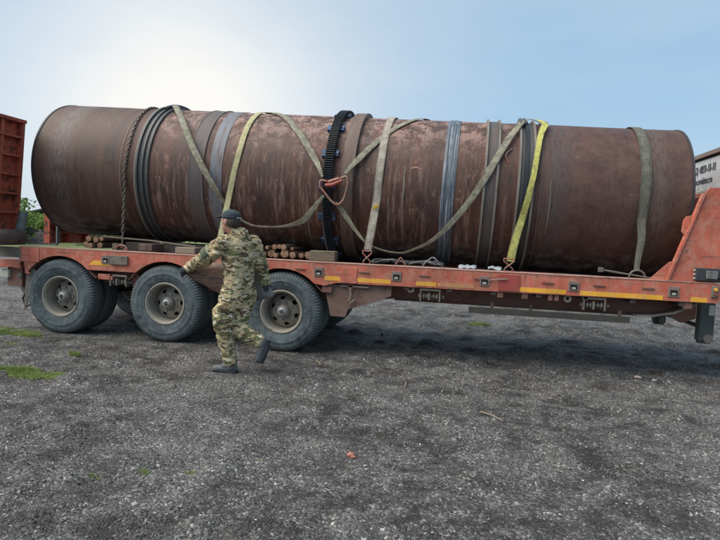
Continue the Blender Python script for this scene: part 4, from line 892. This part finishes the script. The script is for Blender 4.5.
# stance leg nearly under the body, trailing leg bent back with its toe down
knS, anS = V3((-2.47, 5.72, .50)), V3((-2.405, 5.78, .11))
knT, anT = V3((-2.36, 5.84, .47)), V3((-2.10, 5.87, .335))
def hand(w, d, up_, curl, spread, side, rr=.0085, s=1.):
    """palm and five fingers; d = direction of fingers, up_ = back of the hand, side = thumb side"""
    d = d.normalized(); up_ = (up_-d*up_.dot(d)).normalized(); sd = d.cross(up_)*side; out = []
    for k, (o_, ln) in enumerate(zip((-.030, -.011, .009, .028), (.068, .078, .074, .058))):
        base = w+d*.085*s+sd*(-o_)*s; out.append(capsule(w+d*.01, .020, base, .0125, 1))
        p = base; dd = d.copy(); r = .0105
        for q in range(3):
            dd = (Matrix.Rotation(R_(curl*(.8 if q else .5)), 3, sd*side*-1) @ dd); p2 = p+dd*ln*s*(.45, .31, .24)[q]; out.append(capsule(p, r, p2, r-.0012, 1)); p = p2; r -= .0008
    b = w+d*.025+sd*.025; out.append(capsule(w+d*.01, .016, b, .014, 1)); t1 = b+(d*.7+sd*.6-up_*.3).normalized()*.038; out.append(capsule(b, .0135, t1, .012, 1)); out.append(capsule(t1, .012, t1+(d*.8-up_*.7).normalized()*.032, .010, 1))
    return out
handL = hand(wrL, (V3((-3.14, 6.02, 1.02))-wrL), V3((-.2, -.8, .55)), 38, 0, 1)
handR = hand(wrR, V3((.10, .06, -.5)), V3((.5, -.8, .1)), 36, 0, -1)
body = [loft([(-2.375, 5.87, .84, .15, .10), (-2.375, 5.86, 1.0, .13, .095), (-2.385, 5.85, 1.25, .155, .105), (-2.385, 5.84, 1.40, .14, .08), (-2.40, 5.83, 1.46, .06, .055)], FD),
        capsule((-2.40, 5.83, 1.42), .058, hd-V3((0, 0, .07))-Hf*.015, .056), capsule(shL, .055, elL, .042), capsule(elL, .042, wrL, .030), capsule(shR, .055, elR, .042), capsule(elR, .042, wrR, .030),
        capsule(hipL, .085, knS, .056), capsule(knS, .055, anS, .036), capsule(hipR, .085, knT, .056), capsule(knT, .055, anT, .036),
        ellipsoid(hp(-.005, 0, .015), .098, .078, .108, HM), ellipsoid(hp(.035, 0, -.055), .062, .056, .062, HM), capsule(hp(.082, 0, .005), .012, hp(.108, 0, -.022), .013), capsule(hp(.088, -.014, -.024), .009, hp(.088, .014, -.024), .009),
        capsule(hp(.080, -.034, .020), .013, hp(.080, .034, .020), .013), capsule(hp(.085, -.02, -.052), .009, hp(.085, .02, -.052), .009), capsule(hp(.070, 0, -.095), .022, hp(.075, 0, -.088), .02),
        ellipsoid(hp(-.002, .084, -.012), .020, .012, .034, HM, 2), ellipsoid(hp(-.002, -.084, -.012), .020, .012, .034, HM, 2)] + handL + handR
fuse('body', body, SKIN, MAN, .0055, 0, smooth_it=1)
for s_ in (-1, 1): obj('eye', MB().add(*ellipsoid(hp(.079, .031*s_, .004), .011, .013, .010, HM, 2)), WHITEE, MAN)
fuse('hair', [ellipsoid(hp(-.030, 0, .004), .084, .079, .082, HM)], HAIR, MAN, .006, .003, .02, 1)
fuse('cap', [ellipsoid(hp(-.012, 0, .062), .106, .088, .068, HM), ellipsoid(hp(-.012, 0, .045), .108, .090, .032, HM), ellipsoid(hp(.120, 0, .050), .070, .062, .010, Matrix(HM) @ Matrix.Rotation(R_(8), 3, 'Y'))], CAPC, MAN, .0055, .003, .05, 2)
obj('cap_tab', MB().tube([tuple(hp(-.117, y, .040+.01*abs(y)*10)) for y in (-.03, 0, .03)], .006, 6), WHITEE, MAN)
jack = [loft([(-2.375, 5.875, .795, .168, .138), (-2.38, 5.87, .86, .172, .140), (-2.372, 5.865, 1.0, .152, .126), (-2.375, 5.86, 1.12, .160, .130), (-2.385, 5.85, 1.28, .182, .136), (-2.385, 5.845, 1.38, .175, .120), (-2.395, 5.835, 1.45, .105, .085), (-2.405, 5.83, 1.485, .075, .07)], FD),
        capsule(shL, .090, shR, .088), capsule(shL, .088, elL, .075), capsule(elL, .075, wrL, .052), capsule(shR, .085, elR, .072), capsule(elR, .073, wrR, .052), capsule(elL+V3((0, 0, -.03)), .06, shL+V3((-.05, 0, -.09)), .06),
        capsule(V3((-2.335, 5.80, 1.475)), .060, V3((-2.30, 5.90, 1.43)), .055), capsule(V3((-2.40, 5.76, 1.50)), .035, V3((-2.345, 5.83, 1.515)), .045), capsule(V3((-2.315, 5.84, 1.50)), .04, V3((-2.30, 5.86, 1.37)), .045)]
fuse('jacket', jack, CAMO, MAN, .010, .016, .12, 2)
obj('jacket_hem', MB().add(*loft([(-2.376, 5.872, .815, .181, .151), (-2.378, 5.870, .832, .184, .153), (-2.378, 5.870, .838, .180, .149), (-2.376, 5.872, .812, .178, .147)], FD, 40)), CAMO, MAN, smooth=60)
trou = [loft([(-2.375, 5.87, .90, .145, .12), (-2.375, 5.865, .78, .150, .128), (-2.375, 5.86, .70, .13, .11)], FD),
        capsule(hipL+V3((0, 0, -.05)), .108, knS, .092), capsule(knS, .092, knS.lerp(anS, .45), .082), capsule(knS.lerp(anS, .45), .080, anS+V3((0, 0, .01)), .068), capsule(hipR+V3((0, 0, -.05)), .115, knT+V3((.0, 0, .02)), .095), capsule(knT, .098, knT.lerp(anT, .9), .070),
        capsule(V3((-2.50, 5.72, .66)), .085, V3((-2.49, 5.70, .55)), .085)]
fuse('trousers', trou, CAMO, MAN, .010, .015, .13, 2)
fuse('thigh_pocket', [capsule(V3((-2.485, 5.655, .70)), .035, V3((-2.38, 5.68, .70)), .035), capsule(V3((-2.49, 5.655, .60)), .035, V3((-2.39, 5.68, .60)), .035)], CAMO, MAN, .009, .01, .06, 2)
# boots
fuse('boot', [capsule(anS+V3((0, 0, .03)), .062, anS+V3((.01, 0, -.05)), .052), capsule(V3((-2.385, 5.79, .045)), .045, V3((-2.56, 5.77, .036)), .040), capsule(V3((-2.36, 5.79, .035)), .035, V3((-2.38, 5.79, .09)), .05), capsule(V3((-2.47, 5.78, .060)), .042, V3((-2.40, 5.785, .12)), .05)], BOOT, MAN, .008, .003, .04, 2)
fuse('boot', [capsule(anT+V3((-.05, 0, .02)), .060, anT+V3((.01, 0, -.01)), .056), capsule(anT+V3((.03, 0, .0)), .044, V3((-2.115, 5.86, .15)), .040), capsule(anT+V3((.035, 0, .02)), .040, anT+V3((.0, 0, .02)), .05)], BOOT, MAN, .008, .003, .04, 2)
sd = (V3((-2.115, 5.86, .15))-anT).normalized()
q0 = anT+V3((.06, 0, .05)); mbs = MB(); dn = V3((-2.115, 5.86, .15))-sd*-.03; nrm = V3((1, 0, .12)).normalized()
mbs.tube([tuple(anT+V3((.075, 0, .03))), tuple(anT+V3((.070, 0, -.06))), tuple(V3((-2.075, 5.86, .16))), tuple(V3((-2.085, 5.86, .115)))], [.030, .028, .034, .024], 10); obj('boot_sole', mbs, GLOVE, MAN)
obj('boot_sole', MB().prism([(-2.60, .003), (-2.33, .003), (-2.325, .03), (-2.60, .022)], 'y', 5.74, 5.83), GLOVE, MAN, smooth=0, bevel=.006)
fuse('glove', hand(wrL, (V3((-3.14, 6.02, 1.02))-wrL), V3((-.2, -.8, .55)), 38, 0, 1, s=1.18)+[capsule(wrL-(V3((-3.14, 6.02, 1.02))-wrL).normalized()*.03, .054, wrL+(V3((-3.14, 6.02, 1.02))-wrL).normalized()*.085, .046)], GLOVE, MAN, .006, .002, .03, 2)
fuse('glove', hand(wrR, V3((.10, .06, -.5)), V3((.5, -.8, .1)), 36, 0, -1, s=1.15)+[capsule(wrR, .050, wrR+V3((.10, .06, -.5)).normalized()*.08, .042)], GLOVE, MAN, .006, .002, .03, 2)
# armband on the near sleeve
d = (elL-shL).normalized(); sidev = V3((-.15, -.95, .28)); sidev = (sidev-d*sidev.dot(d)).normalized(); wv = d.cross(sidev)
pc = shL.lerp(elL, .60)
def patch(r, hl, hw, mat, name):
    mb = MB(); n = 7
    for i_ in range(n):
        for j in range(n):
            a = R_((j/(n-1)-.5)*2*hw); mb.v.append(tuple(pc+d*((i_/(n-1)-.5)*2*hl)+(sidev*math.cos(a)+wv*math.sin(a))*r))
    for i_ in range(n-1):
        for j in range(n-1): q = i_*n+j; mb.f.append((q, q+1, q+n+1, q+n))
    o = obj(name, mb, mat, MAN, smooth=60); s2 = o.modifiers.new('thick', 'SOLIDIFY'); s2.thickness = .004
patch(.096, .060, 42, WHITEE, 'armband_edge'); patch(.101, .050, 36, PATCH, 'armband')
# the sheet he carries
pl = [(-3.08, 1.125), (-3.085, 1.03), (-2.97, .955), (-2.62, .79), (-2.40, .72), (-2.06, .80), (-2.035, .835), (-2.13, .98), (-2.27, 1.16), (-2.6, 1.17)]
mb = MB(); ybend = lambda x: 6.045+.09*(x+2.5)+.10*max(0, -(x+2.45))**1.0*.3
n = len(pl); cxs = []
# grid-fill the outline by horizontal bands so that the sheet can bend
cols = np.linspace(-3.08, -2.04, 27)
def zr(x):
    zs = []
    for (xa, za), (xb_, zb_) in zip(pl, pl[1:]+pl[:1]):
        if (xa-x)*(xb_-x) <= 0 and xa != xb_: zs.append(za+(zb_-za)*(x-xa)/(xb_-xa))
    return min(zs), max(zs)
for x in cols:
    lo_, hi_ = zr(x)
    for j in range(5):
        z = lo_+(hi_-lo_)*j/4; mb.v.append((x, ybend(x)+.012*mnoise.noise(Vector((x*5, z*6, 0)))+.12*(z-.9)*.5, z))
for i_ in range(len(cols)-1):
    for j in range(4): q = i_*5+j; mb.f.append((q, q+1, q+6, q+5))
o = tag(obj('metal_sheet', mb, SHEETM, None, origin=(-2.55, 6.05, .75), smooth=45), 'bent rusty brown metal sheet carried low in both hands by the man', 'metal sheet'); s2 = o.modifiers.new('thick', 'SOLIDIFY'); s2.thickness = .010; s2.offset = 0

# ------------------------------------------------------------------ tractor headboard at the right edge
WB = worn('white_board_paint', (.76, .78, .78), (.52, .53, .52), (.20, .15, .12), 7, .5, amt=.5)
INK = worn('dark_lettering', (.035, .045, .07), (.09, .09, .11), None, 30, .6)
hb = thing('truck_headboard', 'white lettered headboard of the towing truck over a red beam at the right edge', 'headboard', loc=(3.2, 8.4, 2.2))
obj('board', MB().box(3.19, 3.23, 7.2, 9.62, 2.365, 2.80), WB, hb, smooth=0, bevel=.004)
obj('top_rail', MB().box(3.15, 3.27, 7.18, 9.65, 2.815, 2.875), SOCK, hb, smooth=0, bevel=.006)
obj('shadow_gap', MB().box(3.18, 3.24, 7.2, 9.62, 2.79, 2.814), BLACK, hb, smooth=0)
obj('bottom_rail', MB().box(3.165, 3.25, 7.19, 9.63, 2.325, 2.362), PALE, hb, smooth=0, bevel=.004)
REDB = worn('truck_red_paint', (.48, .10, .05), (.36, .14, .09), None, 6, .5, amt=.4)
obj('red_beam', MB().box(3.13, 3.28, 7.15, 9.66, 2.205, 2.318), REDB, hb, smooth=0, bevel=.006)
for y in (7.4, 9.2): obj('post', MB().box(3.19, 3.26, y, y+.1, 1.46, 2.20), BLACK, hb, smooth=0)
def text(name, s_, h, loc, rot, mat, parent, xs=1.):
    cu = bpy.data.curves.new(name, 'FONT'); cu.body = s_; cu.size = h; cu.extrude = .0015; cu.offset = .0028
    o = bpy.data.objects.new('tmp', cu); C.objects.link(o); dg = bpy.context.evaluated_depsgraph_get(); me = bpy.data.meshes.new_from_object(o.evaluated_get(dg)); bpy.data.objects.remove(o)
    me.materials.clear(); me.materials.append(mat); t = bpy.data.objects.new(name, me); C.objects.link(t); t.parent = parent; t.location = Vector(loc)-PM[parent.name].translation; t.rotation_euler = rot; t.scale = (xs, 1, 1); return t
# text faces -X, reads towards the camera (-Y)
rt = (R_(90), 0, R_(-90))
text('lettering', '2) 4859-10-10', .145, (3.186, 9.00, 2.61), rt, INK, hb, .80)
text('lettering', 'w.ovektoc.ru', .125, (3.186, 8.99, 2.46), rt, INK, hb, .86)

# ------------------------------------------------------------------ far side: field, shed, bushes, rubble
m = NT('field_grass_ground'); v = m.coord(); n1 = m.noise(v, .8, 6, .65); n2 = m.noise(v, 12, 5, .7)
c = m.mix(m.ramp(n1, [(.4, 0.), (.6, 1.)]), (.10, .14, .035), (.20, .22, .09)); c = m.mix(m.math('MULTIPLY', n2, .6), c, (.05, .07, .02)); m.col(c); m.rough(.95); m.bump(n2, 1., .05)
mb = MB(); nx_, ny_ = 60, 36
for j in range(ny_):
    for i_ in range(nx_):
        x = -70+i_*70/(nx_-1); y = 24.5+j*60/(ny_-1); e = min(i_, nx_-1-i_, j, ny_-1-j)
        mb.v.append((x, y+(.8*mnoise.noise(Vector((x*.4, 0, 0))) if j == 0 else 0), .012+(.12+.10*mnoise.noise(Vector((x*.3, y*.3, 0))) if e > 0 else 0)))
for j in range(ny_-1):
    for i_ in range(nx_-1): q = j*nx_+i_; mb.f.append((q, q+1, q+nx_+1, q+nx_))
fo = obj('grass_field', mb, m.m, None, smooth=80); fo['kind'] = 'structure'
LEAF = {}
def leafmat(name, c1, c2):
    m = NT(name); v = m.coord(); n1 = m.noise(v, 1.6, 4, .6); n2 = m.noise(v, 14, 3, .6)
    c = m.mix(m.ramp(n1, [(.4, 0.), (.62, 1.)]), c1, c2); c = m.mix(m.math('MULTIPLY', n2, .5), c, tuple(.5*x for x in c1)); m.col(c); m.rough(.7)
    m.b.inputs['Subsurface Weight'].default_value = 0; return m.m
LF1 = leafmat('leaf_bright_green', (.15, .24, .045), (.30, .40, .10)); LF2 = leafmat('leaf_dark_green', (.085, .155, .045), (.16, .24, .085)); TWIGM = worn('bush_branch', (.09, .07, .05), (.05, .04, .03), None, 9, .9)
def foliage(name, cx, cy, h, w, n, mat, label, cat, leaf=.09, trunk_h=.0, sd=1, group=None):
    rng = random.Random(sd); o = thing(name, label, cat, loc=(cx, cy, 0), group=group)
    lobes = [(cx+rng.uniform(-.5, .5)*w, cy+rng.uniform(-.4, .4)*w, trunk_h+(h-trunk_h)*rng.uniform(.2, .85), rng.uniform(.16, .34)*w) for _ in range(14)]
    mb = MB()
    for k in range(n):
        lx, ly, lz, lr = lobes[rng.randrange(14)]; u = Vector((rng.gauss(0, 1), rng.gauss(0, 1), rng.gauss(0, 1))).normalized(); r = lr*rng.random()**.35
        p = Vector((lx, ly, lz))+u*r; p.z = max(p.z, .03)
        if p.z > h: p.z = h-rng.random()*.3
        a = Vector((rng.gauss(0, 1), rng.gauss(0, 1), rng.gauss(0, .7))).normalized(); b = a.orthogonal().normalized(); b = Matrix.Rotation(rng.uniform(0, 6.3), 3, a) @ b; s_ = leaf*rng.uniform(.6, 1.3)
        q = len(mb.v); mb.v += [tuple(p-a*s_), tuple(p+b*s_*.45), tuple(p+a*s_), tuple(p-b*s_*.45)]; mb.f.append((q, q+1, q+2, q+3))
    obj('crown', mb, mat, o, smooth=0)
    tb = MB(); tb.tube([(cx, cy, -.05), (cx+.05*w, cy, trunk_h+.3*h*.5), (cx, cy, h*.6)], [.035*w, .028*w, .012*w], 8)
    for lx, ly, lz, lr in lobes[:8]: tb.tube([(cx, cy, trunk_h*.7+.1), ((cx+lx)/2, (cy+ly)/2, (trunk_h+lz)/2+.1), (lx, ly, lz)], [.018*w, .012*w, .005*w], 5)
    obj('trunk', tb, TWIGM, o)
GB = 'bushes along the field edge behind the yard'
foliage('bush', -27.5, 30.5, 1.45, 1.6, 8000, LF1, 'bright green bush left in the gap beside the ramp post', 'bush', sd=2)
foliage('bush', -25.0, 35.5, 2.6, 3.2, 6500, LF2, 'darker bush under the shed roof right behind the rubble', 'bush', sd=3)
foliage('bush', -31.6, 38.5, 2.5, 2.8, 8000, LF1, 'tall bright green bush behind the broken wall', 'bush', sd=9)
foliage('bush', -30.0, 37.0, 2.2, 2.6, 5200, LF1, 'pale green bush farther back under the shed roof', 'bush', sd=5)
for k, (x, y, h, w) in enumerate(((-34, 36, 3.2, 4.5), (-41, 38, 4.0, 5.5), (-20, 44, 3.6, 5), (-12, 48, 3.2, 5), (-3, 50, 3.5, 6), (7, 52, 3.2, 6), (17, 50, 3.8, 6))):
    foliage('tree', x, y, h, w, 3800, LF2 if k % 2 else LF1, ordn[k]+' low tree from the left in the far row beyond the trailer', 'tree', leaf=.16, trunk_h=.6, sd=20+k, group='low trees hidden behind the trailer')
# shed: sloping dark roof edge, plank wall
SHW = worn('shed_plank', (.16, .14, .12), (.10, .085, .075), None, 3, .9, stretch=(2, 2, .4)); SHR = worn('shed_roof_felt', (.045, .045, .048), (.08, .075, .07), None, 2, .85)
shd = thing('shed', 'old open shed with a sloping dark roof behind the green bushes', 'shed', loc=(-27, 42, 0))
def zroof(x): return 2.0+(x+34.)*.225
for x in np.arange(-33.6, -22.2, .62):
    if -32 < x < -26.5 and int(x*10) % 3: continue
    obj('wall_plank', MB().box(x, x+.28, 42.6, 42.64, 0, zroof(x)-.02), SHW, shd, smooth=0)
for x in (-34.2, -30.4, -26.6, -22.8): obj('post', MB().box(x, x+.14, 39.6, 39.74, 0, zroof(x)-.06), SHW, shd, smooth=0)
obj('roof', MB().prism([(-34.8, zroof(-34.8)), (-22, zroof(-22)), (-22, zroof(-22)+.12), (-34.8, zroof(-34.8)+.12)], 'y', 39.2, 43.2), SHR, shd, smooth=0)
# rubble and broken wall in front of the shed
RUB = worn('old_rubble_brick', (.12, .095, .10), (.17, .15, .15), (.06, .05, .05), 3, .9, amt=.6)
rw = thing('broken_wall', 'low broken grey-purple wall in the gap behind the deck', 'wall', loc=(-26, 31, 0))
rr = random.Random(8)
for row in range(6):
    for col_ in range(9):
        if rr.random() < (.10, .12, .2, .35, .6, .8)[row]: continue
        x0 = -27.2+col_*.31+(.15 if row % 2 else 0); 
        br = obj('brick', MB().box(x0+rr.uniform(0, .01), x0+.295, 31.6+rr.uniform(-.02, .02), 31.8, .14+row*.155, .14+row*.155+.145), RUB, rw, smooth=0)
obj('leaning_plate', MB().add([(-26.9, 31.2, .9), (-26.2, 31.1, 1.25), (-25.7, 31.3, 1.02), (-26.4, 31.3, .75), (-26.9, 31.25, .86), (-26.2, 31.15, 1.21), (-25.7, 31.35, .98), (-26.4, 31.35, .71)], [(0, 1, 2, 3), (4, 5, 6, 7), (0, 1, 5, 4), (1, 2, 6, 5), (2, 3, 7, 6), (3, 0, 4, 7)]), SHR, rw, smooth=0)
# overhead wire
pw = thing('utility_line', 'thin overhead wires between poles above the shed roof', 'power line', loc=(-40, 48, 0))
for x in (-46, -14): obj('pole', MB().tube([(x, 48, 0), (x, 48, 4.0)], [.11, .08], 10), SHW, pw)
for dz in (0, -.42): obj('wire', MB().tube([(-46+1*k, 48, 3.75+dz-.35*(1-((k-16)/16)**2)) for k in range(33)], .018, 4), BLACK, pw)

# ------------------------------------------------------------------ small things on the yard
GRM = leafmat('short_grass', (.20, .27, .06), (.38, .42, .14))
rg_ = random.Random(3); mb = MB()
def gz(x, y): return gh(x, y)
def blades(cx, cy, rx, ry, n, hmin=.015, hmax=.045):
    for _ in range(n):
        t = rg_.uniform(0, 2*math.pi); q = rg_.random()**.6; x = cx+rx*q*math.cos(t); y = cy+ry*q*math.sin(t)
        if mnoise.noise(Vector((x*5, y*6, 2))) < -.10+.25*q-.2: continue
        z = gz(x, y); h = rg_.uniform(hmin, hmax)*(1.15-q*.6); a = rg_.uniform(0, 6.3); w = .0035; lx, ly = rg_.gauss(0, .6)*h, rg_.gauss(0, .6)*h
        k = len(mb.v); mb.v += [(x-w*math.cos(a), y-w*math.sin(a), z-.004), (x+w*math.cos(a), y+w*math.sin(a), z-.004), (x+lx, y+ly, z+h)]; mb.f.append((k, k+1, k+2))
blades(-6.15, 6.85, .55, .22, 9000); blades(-5.62, 6.72, .35, .10, 2500); blades(-5.45, 6.2, .12, .07, 600)
blades(-4.35, 5.03, .50, .17, 13000, .012, .035); blades(-4.0, 5.12, .28, .09, 3500, .012, .03); blades(-4.31, 5.84, .07, .06, 500); blades(.36, 10.87, .20, .16, 3200, .02, .06)
for x, y in ((-1.745, 3.226), (-1.85, 3.18), (-1.6, 3.3), (-4.9, 5.4), (-2.1, 3.05), (-1.3, 3.6), (1.4, 12)): blades(x, y, .045, .03, 90, .01, .022)
tag(obj('grass', mb, GRM, None, smooth=0), 'low green grass patches growing out of the dark gravel', 'grass', kind='stuff')
BRK = worn('brick_fragment_clay', (.46, .17, .11), (.36, .16, .12), None, 30, .85)
def rock(name, x, y, s_, mat, label, cat, sd, flat=.55):
    rng = random.Random(sd); bm = bmesh.new(); bmesh.ops.create_icosphere(bm, subdivisions=2, radius=1)
    vs = []
    for v_ in bm.verts:
        d_ = 1+.35*mnoise.noise(v_.co*1.3+Vector((sd, 0, 0)))+.12*mnoise.noise(v_.co*4+Vector((0, sd, 0))); vs.append(Vector((v_.co.x*s_*d_*1.15, v_.co.y*s_*d_*.8, v_.co.z*s_*d_*flat)))
    fs = [tuple(q.index for q in f.verts) for f in bm.faces]; bm.free(); a = Matrix.Rotation(rng.uniform(0, 6), 3, 'Z'); z = gz(x, y)+s_*flat*.4
    return tag(obj(name, MB().add([a @ v_+Vector((x, y, z)) for v_ in vs], fs), mat, None, origin=(x, y, z-s_*flat*.4), smooth=20), label, cat)
rock('brick_fragment', -.70, 3.87, .034, BRK, 'orange broken brick fragment lying in the middle foreground', 'brick fragment', 3)
rock('brick_fragment', -.675, 3.84, .018, BRK, 'small chip beside the orange brick fragment', 'brick fragment', 5)
PST = worn('pale_stone', (.42, .36, .33), (.30, .25, .23), None, 20, .8)
rock('stone', -1.705, 2.83, .022, PST, 'pale pinkish stone at the lower left foreground', 'stone', 7)
rock('stone', 2.08, 7.14, .04, PST, 'pale flat stone right of centre, left one of the pair in front of the trailer', 'stone', 9, .4)
rock('stone', 2.24, 7.08, .03, PST, 'pale flat stone right of centre, right one of the pair in front of the trailer', 'stone', 10, .4)
rock('stone', -1.86, 3.35, .014, PST, 'tiny whitish pebble left of the sprigs in the foreground', 'stone', 12)
STK = worn('dry_stick', (.38, .29, .18), (.28, .2, .13), None, 20, .8)
def stick(p0, p1, r, label):
    a, b = Vector((*p0, gz(*p0)+r+.006)), Vector((*p1, gz(*p1)+r+.012)); mid_ = a.lerp(b, .5)+Vector((.006, .004, .006))
    tag(obj('twig', MB().tube([a, mid_, b], [r, r*.9, r*.6], 6), STK, None, origin=tuple(a)), label, 'twig')
stick((-.515, 5.70), (-.535, 6.02), .006, 'dry straw-coloured twig pointing away right of centre')
stick((-1.66, 6.62), (-1.56, 6.40), .007, 'short pale twig on the gravel right of the walking man')
stick((.22, 5.12), (.40, 4.90), .006, 'pale stick lying slanted on the gravel right of centre')
